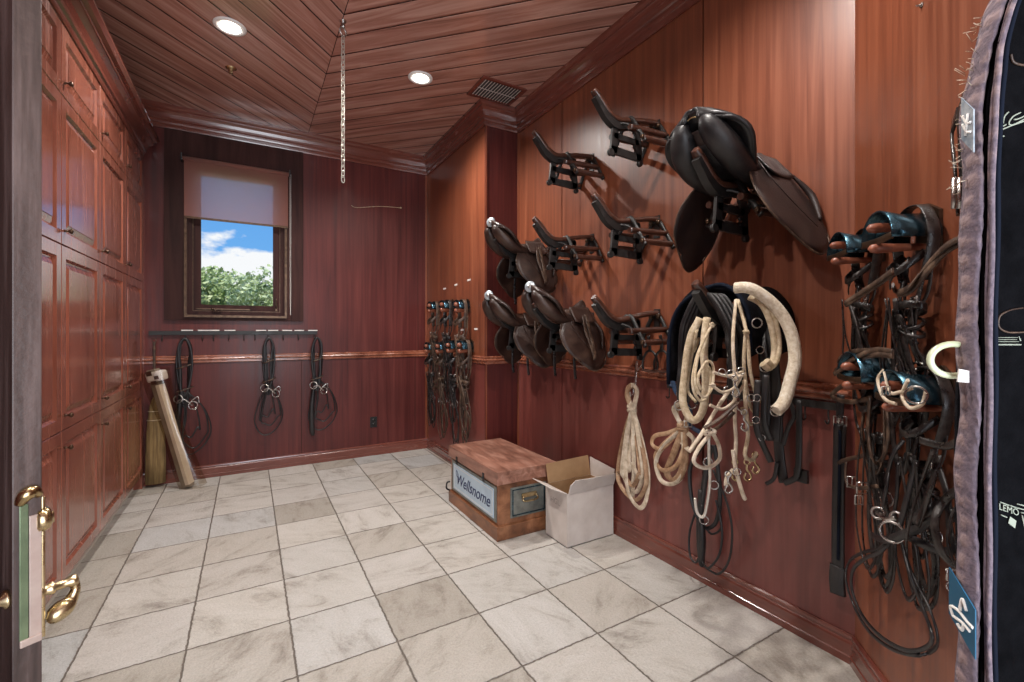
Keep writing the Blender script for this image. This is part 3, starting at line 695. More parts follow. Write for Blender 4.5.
# ============================================================ SADDLE RACKS
ROW = [2.700, 2.107, 1.525]; COLY = [1.305, 1.98, 2.60, 3.17]
def make_rack(x0, y0, z0, label):
    """wall mounted saddle rack: swan-neck ridge arm, cast side plate with slots, four wooden rails on cross braces"""
    t = thing('saddle_rack', label, 'saddle rack', (x0, y0, z0), 'wooden and iron saddle racks on the right wall')
    f = lambda o, l, z: V((x0 - o, y0 + l, z0 + z))
    ridge = [(0.0, -.012), (.10, -.022), (.20, -.040), (.29, -.058), (.35, -.060), (.41, -.030), (.46, .018), (.515, .068)]
    g = G(); P = smooth([f(o, 0, z) for o, z in ridge], 5)
    rs = []
    for i, p in enumerate(P):
        a, b_ = P[max(i - 1, 0)], P[min(i + 1, len(P) - 1)]; tt = (b_ - a).normalized(); u = V((0, 1, 0)); v = tt.cross(u).normalized()
        if v.z < 0: v = -v
        hw = .024; e = max(0, i - (len(P) - 4)) * .0035
        rs.append([p + u * q[0] * (hw - e) + v * q[1] * .015 for q in ((-1, -.9), (1, -.9), (1.05, 0), (.8, .9), (0, 1.1), (-.8, .9), (-1.05, 0))])
    g.rings(rs); obj('ridge_arm', g, MT['rack_wood'], t)
    # iron spine below the ridge arm
    g = G(); P = smooth([f(o, 0, z - .030) for o, z in ridge[2:-1]] + [f(.505, 0, .030)], 5); rs = []
    for i, p in enumerate(P):
        a, b_ = P[max(i - 1, 0)], P[min(i + 1, len(P) - 1)]; tt = (b_ - a).normalized(); u = V((0, 1, 0)); v = tt.cross(u).normalized()
        if v.z < 0: v = -v
        k = .016 + .014 * math.sin(math.pi * i / (len(P) - 1))
        rs.append([p + u * a_ * .019 + v * b2 * k for a_, b2 in ((-1, -1), (1, -1), (1, 1), (-1, 1))])
    g.rings(rs, sm=False); obj('arm_spine', g, MT['black_iron'], t)
    # side plate with two round-ended slots, standing square to the wall
    g = G()
    def plate_bar(o0, z0_, o1, z1_, w_): 
        a, b_ = V((o0, z0_)), V((o1, z1_)); d = (b_ - a).normalized(); n_ = V((-d.y, d.x)) * w_ / 2
        g.prism([(a + n_).to_tuple(), (b_ + n_).to_tuple(), (b_ - n_).to_tuple(), (a - n_).to_tuple()], (x0, y0 - .008, z0), (-1, 0, 0), (0, 0, 1), (0, 1, 0), .016)
    plate_bar(.345, -.06, .365, -.262, .046); plate_bar(.178, -.062, .160, -.272, .048)
    plate_bar(.165, -.166, .365, -.160, .032); plate_bar(.145, -.255, .388, -.245, .044)
    plate_bar(.36, -.072, .16, -.078, .050)
    for o_, z_ in ((.345, -.10), (.19, -.105), (.352, -.19), (.185, -.19), (.35, -.225), (.18, -.228)):
        g.lathe([(.017, -.007), (.017, .007)], f(o_, 0, z_), (0, 1, 0), 10)
    g.lathe([(.020, -.009), (.020, .009)], f(.385, 0, -.262), (0, 1, 0), 14); g.lathe([(.018, -.01), (.018, .01)], f(.15, 0, -.285), (0, 1, 0), 12)
    obj('side_plate', g, MT['black_iron'], t)
    # four rails
    for sd in (-1, 1):
        for (l, zw, zo, o0, o1) in ((.080, -.115, -.128, .01, .315), (.122, -.188, -.192, .01, .255)):
            g = G(); g.tube([f(o0, sd * l, zw), f((o0 + o1) / 2, sd * l, (zw + zo) / 2), f(o1, sd * l, zo)], [.017, .019, .016], 12, n=4)
            obj('rail', g, MT['rack_wood'], t)
    # cross braces at the wall and at the front
    for o_, zz in ((.012, 0), (.245, -.012)):
        g = G(); g.tube([f(o_, -.135, -.212 + zz * .3), f(o_, -.095, -.14 + zz), f(o_, -.03, -.035 + zz), f(o_, 0, -.018 + zz * 2), f(o_, .03, -.035 + zz), f(o_, .095, -.14 + zz), f(o_, .135, -.212 + zz * .3)], .011, 8, asp=1.3)
        if o_ > .1: g.tube([f(.33, -.004, -.085), f(.29, -.05, -.10), f(.235, -.125, -.18)], .007, 6)
        obj('cross_brace', g, MT['black_iron'], t)
    for sd in (-1, 1):
        for l, z_ in ((.124, -.19), (.082, -.116), (.03, -.035)):
            for o_ in (.006, .25):
                g = G(); g.lathe([(.013, 0), (.013, .006), (.009, .012), (.002, .014)] if o_ > .1 else [(.015, -.005), (.015, .016), (.009, .022), (.002, .024)], f(o_ + .008, sd * l, z_), (-1, 0, 0), 10)
                if o_ < .1 or l > .1: obj('bolt_head', g, MT['bronze'], t)
                else: g.bm.free()
    g = G(); g.box(x0 - .006, x0, y0 - .024, y0 + .024, z0 - .13, z0 + .012, bev=.002); obj('wall_plate', g, MT['black_iron'], t)
    return t
r0 = make_rack(XM, COLY[1], ROW[0], 'bare saddle rack just left of the big black saddle, topmost of its column')
cp = [(1, 1, 'bare saddle rack in the nearer column of three, middle one'), (1, 2, 'bare saddle rack in the nearer column of three, lowest one above the chair rail'),
      (2, 0, 'highest bare saddle rack in the farther column, close under the crown moulding'), (2, 1, 'bare saddle rack of the farther column, above the disc-marked saddle'),
      (2, 2, 'rack carrying the brown saddle nearest the cardboard box'), (3, 1, 'rack carrying the upper of the two saddles beside the projecting wall'),
      (3, 2, 'rack carrying the lower saddle beside the projecting wall'), (0, 1, 'rack under the large black saddle, its iron plate showing below the seat'),
      (0, 2, 'rack loaded with halters, ropes and a dark pad, worn tip sticking out')]
for c_, r_, lab in cp: copy_thing(r0, (XM, COLY[c_], ROW[r_] + (.02 if c_ == 0 else 0)), lab)

# ============================================================ SADDLES
def make_saddle(x0, y0, z0, label, disc, seat_m, flap_m, group, straps=True, SC=1.0):
    """English saddle on its rack: pommel to the wall, cantle out into the room"""
    t = thing('english_saddle', label, 'saddle', (x0, y0, z0), group)
    f = lambda o, l, z: V((x0 - o, y0 + l, z0 + z))
    def ctr(u):   # o, half width, height of the seat centre, side drop
        o = .05 + .455 * u
        z = .070 + .150 * max(0, (u - .42) / .58) ** 1.6 + .045 * max(0, (.28 - u) / .28) ** 1.5 - .03 * math.sin(math.pi * min(1, u / .8))
        hw = .075 + .03 * u + .095 * max(0, (u - .25) / .5 if u < .75 else 1) ** 1.2
        if u > .78: hw *= math.sqrt(max(.02, 1 - ((u - .78) / .225) ** 2))
        if u < .12: hw *= math.sqrt(max(.25, 1 - ((.12 - u) / .16) ** 2))
        return o, hw, z
    grid = []
    for i in range(27):
        u = i / 26; o, hw, z = ctr(u); row = []
        for j in range(17):
            v = -1 + 2 * j / 16
            drop = (.090 - .035 * u) * abs(v) ** 2.1 + (.02 * (1 - abs(v)) ** 2 * (1 if .5 < u else 0) * (u - .5) * 2)
            row.append(f(o + .03 * u * (1 - v * v) * 0, v * hw, z - drop))
        grid.append(row)
    g = G(); g.sheet(grid, .022); seat = obj('seat', g, seat_m, t)
    # welt round the cantle
    edge = [grid[i][0] for i in range(8, 27)] + [grid[26][j] for j in range(1, 17)] + [grid[i][16] for i in range(25, 7, -1)]
    g = G(); g.tube(edge[::2], .0085, 8, n=3); obj('cantle_binding', g, seat_m, seat)
    # stuffed panels under the seat with the gullet between them
    for sd in (-1, 1):
        g = G()
        g.tube([f(.09, sd * .060, -.005), f(.17, sd * .085, -.030), f(.28, sd * .095, -.020), f(.37, sd * .098, .018), f(.44, sd * .088, .070), f(.488, sd * .060, .135), f(.497, sd * .035, .165)],
               [.030, .045, .050, .058, .058, .044, .012], 16, n=6, asp=.85)
        obj('panel', g, seat_m, t)
    g = G(); g.tube([f(.06, 0, .035), f(.2, 0, .015), f(.34, 0, .03), f(.44, 0, .085)], [.06, .075, .085, .05], 14, asp=.45); obj('tree_cover', g, seat_m, t)
    g = G(); g.strap([f(.12, 0, .0), f(.28, 0, .005), f(.40, 0, .045), f(.48, 0, .13)], .045, .008, wdir=V((0, 1, 0))); obj('gullet_strip', g, MT['flap_leather'], t)
    # flaps, outline swelling forward, splayed by the rack
    for sd in (-1, 1):
        grid = []
        for i in range(17):
            v = i / 16
            ce = .150 + .035 * math.sin(math.pi * v) - .01 * v; hw = (.105 + .075 * min(1, v / .45)) * max(.30, 1 - max(0, (v - .5) / .5) ** 3.0) ** .6
            fr, bk = ce - hw, ce + hw
            lat = .085 + (.215 if not disc else .165) * v ** .85; z = .035 - .365 * v ** 1.1
            row = []
            for j in range(13):
                s_ = j / 12; o = fr + (bk - fr) * s_
                row.append(f(max(.012, o), sd * (lat + .018 * math.sin(math.pi * s_) - .020 * s_), z + (.02 * (1 - v) - .045 * v ** 3) * math.sin(math.pi * s_)))
            grid.append(row)
        g = G(); g.sheet(grid, .007); fl = obj('flap', g, flap_m, t)
        rim = [grid[i][0] for i in range(0, 16, 2)] + [grid[16][j] for j in range(0, 13, 3)] + [grid[i][12] for i in range(14, 0, -2)]
        g = G(); g.tube(rim, .0042, 6, n=3); obj('flap_edge', g, MT['worn_leather'], fl)
        q = lambda a, b_, up=.010: grid[int(a * 16)][int(b_ * 12)] + V((0, sd * up, up))
        g = G(); g.tube([q(.15, .9), q(.4, .80), q(.65, .62), q(.85, .35)], .0022, 5); g.tube([q(.3, .2), q(.55, .12, .016), q(.8, .18)], [.006, .014, .007], 8); obj('knee_roll', g, flap_m, fl)
        # skirt covering the stirrup bar
        sk = []
        for i in range(7):
            v = i / 6; sk.append([f(.07 + .17 * (j / 8) + .01 * v, sd * (.082 + .085 * v + .012), .062 - .115 * v - .05 * abs(j / 8 - .5) ** 2 * 4 * v * -.3) for j in range(9)])
        g = G(); g.sheet(sk, .006); obj('skirt', g, seat_m, t)
        if straps:
            g = G(); g.strap([f(.14, sd * .155, .01), f(.15, sd * .215, -.12), f(.165, sd * .275, -.24), f(.17, sd * .285, -.30)], .026, .006, wdir=V((-1, 0, 0)))
            g.strap([f(.165, sd * .165, .0), f(.20, sd * .225, -.10), f(.19, sd * .27, -.2), f(.17, sd * .29, -.29)], .024, .005, wdir=V((-1, 0, 0)))
            obj('stirrup_leather', g, MT['worn_leather'], t)
            g = G(); g.strap([f(.20, sd * .085, -.06), f(.21, sd * .11, -.2), f(.21, sd * .12, -.36), f(.20, sd * .12, -.44)], .024, .004, wdir=V((-1, 0, 0)))
            obj('girth_strap', g, MT['strap_leather'], t)
    for sd in (-1, 1):
        g = G(); g.torus(f(.10, sd * .10, .03), .013, .0028, (1, 0, 0), 14, 6); obj('dee_ring', g, MT['steel'], t)
    if disc:
        c = f(.502, -.004, .198); g = G()
        g.lathe([(.001, 0), (.036, 0), (.040, .005), (.036, .011), (.014, .017), (.001, .017)], c, V((-1, -.65, .12)), 22)
        dc = obj('round_plate', g, noisy('plate_disc', [(.30, .36, .40), (.62, .68, .72)], (40, 40, 40), .35, metal=.4) if 'plate_disc' not in MT else MT['plate_disc'], t)
        g = G(); g.lathe([(.014, .015), (.013, .020), (.001, .022)], c, V((-1, -.65, .12)), 12); obj('plate_boss', g, MT['steel'], dc)
    else:
        g = G(); g.tube([f(.505, -.022, .172), f(.509, 0, .176), f(.505, .022, .172)], .003, 6); obj('cantle_badge', g, MT['brass'], t)
    return t
S0 = make_saddle(XM, COLY[0], ROW[1] + .025, 'large black saddle with brown flap hanging above the halter bundle', False, MT['black_leather'], MT['flap_leather'], 'saddles', False)
S0.scale = (1.06, 1.06, 1.10)
br = 'brown saddles with round plates'
S1 = make_saddle(XM - .030, COLY[2] + .02, ROW[2] - .020, 'brown saddle with round silver plate, nearest the bare racks', True, MT['brown_leather'], MT['brown_leather'], br)
copy_thing(S1, (XM - .03, COLY[3] + .03, ROW[1] - .04), 'dark saddle with round plate, upper of the two beside the projecting wall')
copy_thing(S1, (XM - .05, COLY[3] + .03, ROW[2] - .04), 'dark saddle with round plate, lowest and farthest one by the projecting wall')

# ============================================================ TRUNK
tx0, ty0, tx1, ty1, tz = 1.425, 2.640, 1.905, 3.478, .462
t = thing('tack_trunk', 'brown wooden tack trunk with a pale blue name panel on the stone floor', 'trunk', ((tx0 + tx1) / 2, (ty0 + ty1) / 2, 0))
g = G(); g.box(tx0 + .014, tx1 - .01, ty0 + .014, ty1 - .014, .012, .365, bev=.003); obj('body', g, MT['trunk_wood'], t)
g = G(); g.box(tx0 - .004, tx1, ty0 - .004, ty1 + .004, 0, .095, bev=.006); obj('plinth', g, MT['trunk_wood'], t)
g = G(); g.box(tx0 - .004, tx1 + .005, ty0 - .006, ty1 + .006, .372, tz, bev=.006); lid = obj('lid', g, MT['trunk_top_wood'], t)
g = G(); g.box(tx0 + .0, tx1, ty0 - .010, ty0 - .004, .372, .374); g.bm.free()
# long side name plate (faces into the room)
g = G(); x = tx0 + .014
g.box(x - .006, x + .001, ty0 + .035, ty1 - .045, .112, .352, bev=.002); fr = obj('panel_frame', g, MT['plate_metal'], t)
g = G(); g.box(x - .010, x - .005, ty0 + .065, ty1 - .080, .132, .332, bev=.001); pl = obj('name_panel', g, MT['plate_blue'], t, label='pale blue lettered panel')
g = G(); frame_y = lambda g, a, b_, c, d, w_: (g.box(x - .0112, x - .0098, a, b_, c, c + w_), g.box(x - .0112, x - .0098, a, b_, d - w_, d), g.box(x - .0112, x - .0098, a, a + w_, c, d), g.box(x - .0112, x - .0098, b_ - w_, b_, c, d))
frame_y(g, ty0 + .08, ty1 - .095, .146, .318, .0035); obj('panel_border', g, MT['tag_white'], pl)
g = G(); text_mesh(g, 'Wellsnome', (x - .0112, (ty0 + ty1) / 2 - .01, .226), (0, -1, 0), (0, 0, 1), .125, shear=.35); obj('lettering', g, MT['print_navy'], pl)
g = G(); g.tube([(x - .011, ty1 - .20, .215), (x - .011, ty1 - .17, .275), (x - .011, ty1 - .145, .29), (x - .011, ty1 - .15, .25), (x - .011, ty1 - .20, .235)], .0022, 5); obj('flourish', g, MT['print_navy'], pl)
# end plate with the brass handle (faces the camera)
y = ty0 + .014
g = G(); g.box(tx0 + .105, tx1 - .085, y - .007, y + .001, .130, .335, bev=.002); e1 = obj('end_plate', g, MT['plate_metal'], t)
g = G()
for a, b_, c, d in ((tx0 + .118, tx1 - .098, .143, .150), (tx0 + .118, tx1 - .098, .315, .322), (tx0 + .118, tx0 + .125, .143, .322), (tx1 - .105, tx1 - .098, .143, .322)): g.box(a, b_, y - .012, y - .005, c, d, bev=.002)
obj('plate_border', g, MT['blue_metal'], e1)
mx_ = (tx0 + tx1) / 2 + .01
g = G(); g.box(mx_ - .06, mx_ + .06, y - .016, y - .006, .255, .285, bev=.003)
g.tube([(mx_ - .055, y - .018, .268), (mx_ - .058, y - .032, .245), (mx_ - .03, y - .036, .238), (mx_ + .03, y - .036, .238), (mx_ + .058, y - .032, .245), (mx_ + .055, y - .018, .268)], .0065, 8)
obj('drop_handle', g, MT['brass'], e1)
for yy in (ty1 - .17, ty0 + .20):
    g = G(); g.box(tx0 - .009, tx0 - .003, yy - .014, yy + .014, .345, .405, bev=.002); g.lathe([(.008, 0), (.006, .008), (.001, .009)], (tx0 - .009, yy, .372), (-1, 0, 0), 10); obj('hasp', g, MT['black_iron'], t)
g = G(); g.box(tx0 + .05, tx0 + .12, ty1 + .0, ty1 + .014, .12, .16, bev=.002); g.tube([(tx0 - .006, ty1 - .03, .17), (tx0 - .03, ty1 - .03, .165), (tx0 - .034, ty1 - .03, .12), (tx0 - .006, ty1 - .03, .10)], .007, 8); obj('side_catch', g, MT['black_iron'], t)

# ============================================================ CARDBOARD BOX
bx0_, bx1_, by0, by1, bh = 1.770, 2.165, 2.335, 2.578, .348
t = thing('cardboard_box', 'white open cardboard box standing beside the trunk against the wall', 'box', ((bx0_ + bx1_) / 2, (by0 + by1) / 2, 0))
g = G(); k = .004
g.box(bx0_, bx1_, by0, by0 + k, .002, bh); g.box(bx0_, bx1_, by1 - k, by1, .002, bh); g.box(bx0_, bx0_ + k, by0 + k, by1 - k, .002, bh); g.box(bx1_ - k, bx1_, by0 + k, by1 - k, .002, bh); g.box(bx0_, bx1_, by0, by1, .002, .006)
obj('body', g, MT['box_white'], t)
g = G(); e = k + .0006; g.box(bx0_ + k, bx1_ - k, by1 - e - .001, by1 - k, .01, bh); g.box(bx0_ + k, bx0_ + e, by0 + k, by1 - k, .01, bh); g.box(bx1_ - e, bx1_ - k, by0 + k, by1 - k, .01, bh); g.box(bx0_ + k, bx1_ - k, by0 + k, by0 + e, .01, bh); g.box(bx0_ + k, bx1_ - k, by0 + k, by1 - k, .006, .009)
obj('inner_lining', g, MT['cardboard'], t, label='plain brown inside of the carton')
def flap(pts, d, m, name='flap', lab=None):
    g = G(); P = [V(p) for p in pts]; n_ = (P[1] - P[0]).cross(P[2] - P[1]).normalized() * d
    a = [g.bm.verts.new(p) for p in P]; b_ = [g.bm.verts.new(p + n_) for p in P]; n = len(a)
    g.bm.faces.new(a); g.bm.faces.new(b_[::-1])
    for i in range(n): g.bm.faces.new((a[i], a[(i + 1) % n], b_[(i + 1) % n], b_[i]))
    o = obj(name, g, m, t)
    if lab: o['label'] = lab
flap([(bx0_ + .01, by0, bh), (bx1_, by0, bh), (bx1_ + .002, by0 - .030, bh + .085), (bx0_ + .17, by0 - .035, bh + .088), (bx0_ + .04, by0 - .036, bh + .095), (bx0_ + .008, by0 - .022, bh + .062)], .004, MT['box_white'])
flap([(bx0_ + .02, by1, bh), (bx1_, by1, bh), (bx1_, by1 + .03, bh + .135), (bx0_ + .02, by1 + .03, bh + .125)], .004, MT['cardboard'])
flap([(bx0_, by0, bh), (bx0_, by1, bh), (bx0_ - .115, by1 - .01, bh + .055), (bx0_ - .105, by0 + .03, bh + .045)], .004, MT['box_white'])
flap([(bx1_, by0, bh), (bx1_, by1, bh), (bx1_ + .012, by1 + .02, bh + .125), (bx1_ + .010, by0 + .0, bh + .10)], .003, MT['box_white'])
g = G(); text_mesh(g, 'HGL', (bx0_ - .0012, (by0 + by1) / 2 + .01, bh - .085), (0, -1, 0), (0, 0, 1), .055, depth=.0003); obj('printed_mark', g, MT['print_faint'], t)

# ============================================================ LEANING PARCEL AND BROOM
t = thing('wrapped_parcel', 'long cream parcel in clear plastic film leaning in the corner by the cabinets', 'parcel', (onZ(188, 488, 0).x, onZ(188, 488, 0).y, 0))
b0 = onZ(190, 488, 0); b1 = V((XC + .105, YB - .24, 1.05)); dr = (b1 - b0).normalized(); sd_ = V((.86, -.5, 0)); sd_ = (sd_ - dr * sd_.dot(dr)).normalized(); th_ = dr.cross(sd_)
mt = Matrix((sd_, th_, dr)).transposed().to_4x4(); mt.translation = b0 + V((0, 0, .02))
Ln = (b1 - b0).length
g = G(); g.box(-.055, .02, -.03, .03, 0, Ln, mt, bev=.004); obj('carton', g, noisy('parcel_dull', [(.15, .11, .075), (.26, .20, .14)], (6, 6, 6), .6), t)
g = G(); g.box(-.012, .022, -.036, .034, .02, Ln - .14, mt, bev=.004); obj('strip', g, MT['parcel_paper'], t, label='bright cream strip')
g = G(); R = []
for i in range(11):
    q = i / 10; z = -.015 + q * (Ln - .0); wl = .062 + .012 * math.sin(9 * q) + .03 * q; wr = .045 + .09 * (1 - q) ** 3 + .05 * q + .01 * math.sin(7 * q)
    R.append([mt @ V(p) for p in ((-wl, -.045, z), (0, -.052, z), (wr, -.03, z), (wr, .03, z), (0, .05, z), (-wl, .045, z))])
g.rings(R, cap=False); obj('plastic_film', g, MT['plastic_film'], t)
g = G(); g.box(-.066, .066, -.048, .048, Ln - .11, Ln - .02, mt, bev=.022); hd = obj('taped_end', g, MT['box_white'], t)
g = G()
for a, b_, c, d in ((-.05, 0, -.02, .02), (.01, .05, -.06, -.03), (-.03, .02, -.1, -.07)): g.box(a, b_, -.0495, -.0485, Ln + c - .03, Ln + d - .03, mt)
obj('torn_label', g, MT['rack_wood'], hd)
t = thing('corner_broom', 'dull golden straw broom standing bristles down behind the leaning parcel', 'broom', (XC + .085, YB - .07, 0))
g = G(); cx, cy = XC + .085, YB - .065; R = []
g.rings([[V((cx + w_ * math.cos(a), cy + d_ * math.sin(a), z)) for a in [2 * math.pi * j / 20 for j in range(20)]] for z, w_, d_ in ((.03, .075, .045), (.25, .075, .04), (.5, .066, .034), (.72, .045, .028), (.80, .022, .022))])
obj('bristles', g, MT['straw'], t)
for z_, w_ in ((.60, .060), (.68, .052)):
    g = G(); g.tube([(cx + w_ * math.cos(a), cy + .034 * math.sin(a), z_) for a in [2 * math.pi * j / 14 for j in range(14)]], .004, 6, True, 2); obj('binding', g, MT['rope_cream'], t)
g = G(); g.tube([(cx, cy, .76), (cx - .01, cy + .01, 1.10), (cx - .012, cy + .012, 1.30)], .011, 10); g.torus((cx - .012, cy + .012, 1.315), .014, .003, (0, 1, 0), 14, 6); obj('broom_handle', g, MT['worn_leather'], t)

# ============================================================ BACK WALL: hook rail, outlet, wire
ra, rb = K(149, 336), K(317, 334); rz = 1.385
t = thing('hook_rail', 'long black hook rail on the back wall below the window', 'hook rail', (ra.x, YB, rz))
g = G(); g.box(ra.x, rb.x, YB - .030, YB - .018, rz - .022, rz + .016, bev=.002)
for x in (ra.x + .02, rb.x - .03): g.box(x, x + .02, YB - .02, YB, rz - .012, rz + .008)
obj('rail_bar', g, MT['black_iron'], t)
for px in (163, 186, 203, 214, 229, 244, 255, 268, 283, 298, 314):
    x = kx(px); g = G(); g.tube([(x, YB - .03, rz - .018), (x, YB - .036, rz - .055), (x, YB - .055, rz - .078), (x, YB - .072, rz - .068), (x, YB - .076, rz - .045)], .004, 7); obj('hook', g, MT['black_iron'], t)
for i, px in enumerate((187.5, 204, 214, 230, 261, 273, 287, 299, 312.5)):
    x = kx(px); g = G(); g.box(x - .045, x + .045, YB - .034, YB - .020, rz + .016, rz + .026, bev=.001); tg = obj('name_tag', g, MT['tag_white'], t)
p = K(373.5, 422)
t = thing('wall_outlet', 'small black electrical outlet low on the back wall', 'outlet', p)
g = G(); g.box(p.x - .038, p.x + .038, YB - .007, YB, p.z - .06, p.z + .06, bev=.002); obj('cover_plate', g, MT['black_plastic'], t)
g = G()
for s_ in (-1, 1): g.lathe([(.018, 0), (.018, .003), (.001, .003)], (p.x, YB - .006, p.z + s_ * .024), (0, -1, 0), 16)
obj('socket', g, MT['black_iron'], t)
a, b_ = K(357, 208), K(399, 209)
t = thing('wall_wire', 'short thin pale wire sticking out high on the back wall', 'wire', a)
g = G(); g.tube([a + V((-.06, 0, .02)), a + V((0, -.02, 0)), (a + b_) / 2 + V((0, -.05, .012)), b_ + V((0, -.06, 0))], .0028, 6); g.lathe([(.008, -.006), (.008, .01), (.003, .012)], b_ + V((0, -.06, 0)), (1, 0, 0), 8); obj('wire', g, MT['rope_cream'], t)
p = onX(366 - 0, 180, XA) if 0 else A(457, 409)
# ============================================================ TACK: bridles
def fwall(o, T, N):
    o, T, N = V(o), V(T).normalized(), V(N).normalized()
    return lambda w_, n_, z: o + T * w_ + N * n_ + V((0, 0, z))
def bracket(t, f, s=1.0, q=1.0):
    """bridle bracket: curved saddle-shaped top plate with two turned dowels below it"""
    T = (f(1, 0, 0) - f(0, 0, 0)); N = (f(0, 1, 0) - f(0, 0, 0))
    R = .062 * s; g = G(); grid = []
    for i in range(3):
        n_ = (.012, .07, .115)[i] * s; rr = R * (1.0, 1.0, 1.2)[i]
        grid.append([f(rr * math.cos(a), n_, rr * .95 * math.sin(a) - .03 * s) for a in [math.pi * (-.02 + 1.04 * j / 14) for j in range(15)]])
    g.sheet(grid, .005 * s); obj('curved_plate', g, MT['blue_metal'], t)
    g = G(); g.strap([f(-R * 1.18, .113 * s, -.03 * s), f(0, .116 * s, -.034 * s), f(R * 1.18, .113 * s, -.03 * s)], .018 * s, .004, wdir=V((0, 0, 1))); obj('front_bar', g, MT['bronze'], t)
    g = G()
    g.prism([(-.045 * s, -.06 * s), (.045 * s, -.06 * s), (.045 * s, .03 * s), (0, .055 * s), (-.045 * s, .03 * s)], f(0, 0.001, 0), T, (0, 0, 1), N, .010); obj('back_plate', g, MT['bronze'], t)
    for w_, z in ((-.004, .002), (.004, -.050)):
        g = G(); g.lathe([(.011 * s * q, .01), (.013 * s * q, .03), (.017 * s * q, .08 * s), (.020 * s * q, .112 * s), (.016 * s * q, .126 * s), (.004, .132 * s)], f(w_ * s, 0, z * s), N, 14); obj('dowel', g, MT['dowel_wood'], t)
def bridle(name, label, cat, group, f, seed, s=1.0, brk=True, rein=1.0, lth='strap_leather', wide=.016, over=None, bs=1.0):
    rd = random.Random(seed); J = lambda a=.012: rd.uniform(-a, a) * s
    T = (f(1, 0, 0) - f(0, 0, 0)); N = (f(0, 1, 0) - f(0, 0, 0)); Z = V((0, 0, 1))
    if brk:
        b_ = thing('bridle_bracket', brk, 'bridle bracket', f(0, 0, 0), 'bridle brackets'); bracket(b_, f, s * bs, 1 / bs ** 1.1)
    t = thing(name, label, cat, f(0, .1, 0), group); m = MT[lth]; c = .066 * s; w_ = wide * s ** .5
    F = lambda a, b2, z: f(a * s, b2 * s, z * s)
    g = G(); g.strap([F(-.060 + J(.008), .05, -.20), F(-.074 * bs, .05, -.05), F(-.045 * bs, .05, .042 * bs - .012), F(0, .05, .058 * bs - .012), F(.045 * bs, .05, .042 * bs - .012), F(.074 * bs, .05, -.05), F(.060, .05, -.20)], w_ * 1.6, .005, wdir=N)
    obj('headpiece', g, m, t)
    for sd in (-1, 1):
        g = G(); e = sd * .032
        g.strap([F(sd * .060, .055, -.19), F(sd * .055, .07, -.28), F(e + J(.012), .065, -.38), F(e + J(.012), .06, -.50)], w_, .005, nrm=N)
        g.strap([F(sd * .068, .035, -.10), F(sd * .07, .045, -.24), F(sd * .02, .075, -.36), F(sd * .01 + J(.012), .05, -.43)], w_ * .8, .004, nrm=N)
        ck = obj('cheek_strap', g, m, t)
        for z in (-.27, -.40):
            g = G(); x = .058 if z > -.3 else .034
            o = F(sd * x, .078, z); g.tube([o + T * a * s + Z * b2 * s for a, b2 in ((-.012, -.011), (.012, -.011), (.012, .011), (-.012, .011))], .0022 * s, 6, True, 1); g.tube([o - Z * .011 * s, o + Z * .011 * s], .0018 * s, 5, n=1)
            obj('buckle', g, MT['steel'], ck)
    g = G(); g.strap([F(-.066, .05, -.10), F(-.05, .11, -.155), F(0, .125, -.175), F(.05, .11, -.155), F(.066, .05, -.10)], w_ * 1.1, .006, wdir=Z); obj('browband', g, m, t)
    g = G(); g.strap([F(.07 * math.cos(a), .062 + .030 * math.sin(a), -.30 - .015 * math.cos(a + seed)) for a in [2 * math.pi * k / 10 for k in range(10)]], w_ * 1.3, .006, wdir=Z, closed=True); obj('noseband', g, m, t)
    g = G()
    for k in range(2): g.tube([F(.052 * math.cos(a), .062 + .032 * math.sin(a), -.355 - .028 * k + .02 * math.cos(a + seed + k)) for a in [2 * math.pi * q / 9 for q in range(9)]], .0055 * s, 6, True, 4, asp=1.4)
    obj('throatlash', g, m, t)
    # bit
    g = G()
    for sd in (-1, 1): g.torus(F(sd * .042, .06, -.525), .030 * s, .0040 * s, T * .5 + N * .9, 18, 6)
    g.tube([F(-.040, .06, -.52), F(0, .075, -.535), F(.040, .06, -.52)], .006 * s, 8); bit = obj('bit', g, MT['steel'], t)
    # reins: carried up and wound, then hanging in long loops
    for k in range(2):
        g = G(); sd = -1 if k else 1; q = rein * (1 if k else .86); a_ = .055 + .035 * rd.random(); o_ = rd.uniform(-.03, .03)
        g.strap([F(sd * .036, .05, -.51), F(sd * .03, .09, -.38), F(sd * -.01, .10, -.33), F(-.02 * sd, .085, -.42), F(-.05 + o_, .06, -.58), F(-a_ + o_, .05, -.50 - .22 * q), F(-a_ * .7 + o_, .05, -.50 - .38 * q), F(o_ + .01, .055, -.50 - .45 * q), F(a_ * .8 + o_, .05, -.50 - .36 * q), F(a_ + o_, .055, -.50 - .18 * q), F(.035 + o_, .075, -.52), F(0, .095, -.36)], w_ * .75, .0045, nrm=N if k else (N + T * .8).normalized(), n=8)
        obj('rein', g, m, t)
    for k in range(over or 0):
        g = G(); a_ = .04 + .04 * rd.random(); o_ = rd.uniform(-.05, .05); zz = -.62 - .3 * rd.random(); n_ = .05 + .02 * k
        g.strap([F(o_, n_ + .02, -.30), F(o_ - a_, n_, -.45), F(o_ - a_ * 1.1, n_, zz + .14), F(o_, n_, zz), F(o_ + a_, n_, zz + .12), F(o_ + a_ * .6, n_ + .02, -.42), F(o_ + rd.uniform(-.05, .05), n_ + .03, -.26)], w_ * .8, .005, nrm=(N + T * rd.uniform(-.8, .8)).normalized()); obj('tied_strap', g, m, t)
    g = G(); g.strap([F(-.05, .075, -.13), F(-.085, .085, -.18), F(-.12 + J(.02), .075, -.215 + J(.02))], w_, .004, wdir=Z); obj('loose_strap_end', g, m, t)
    return t

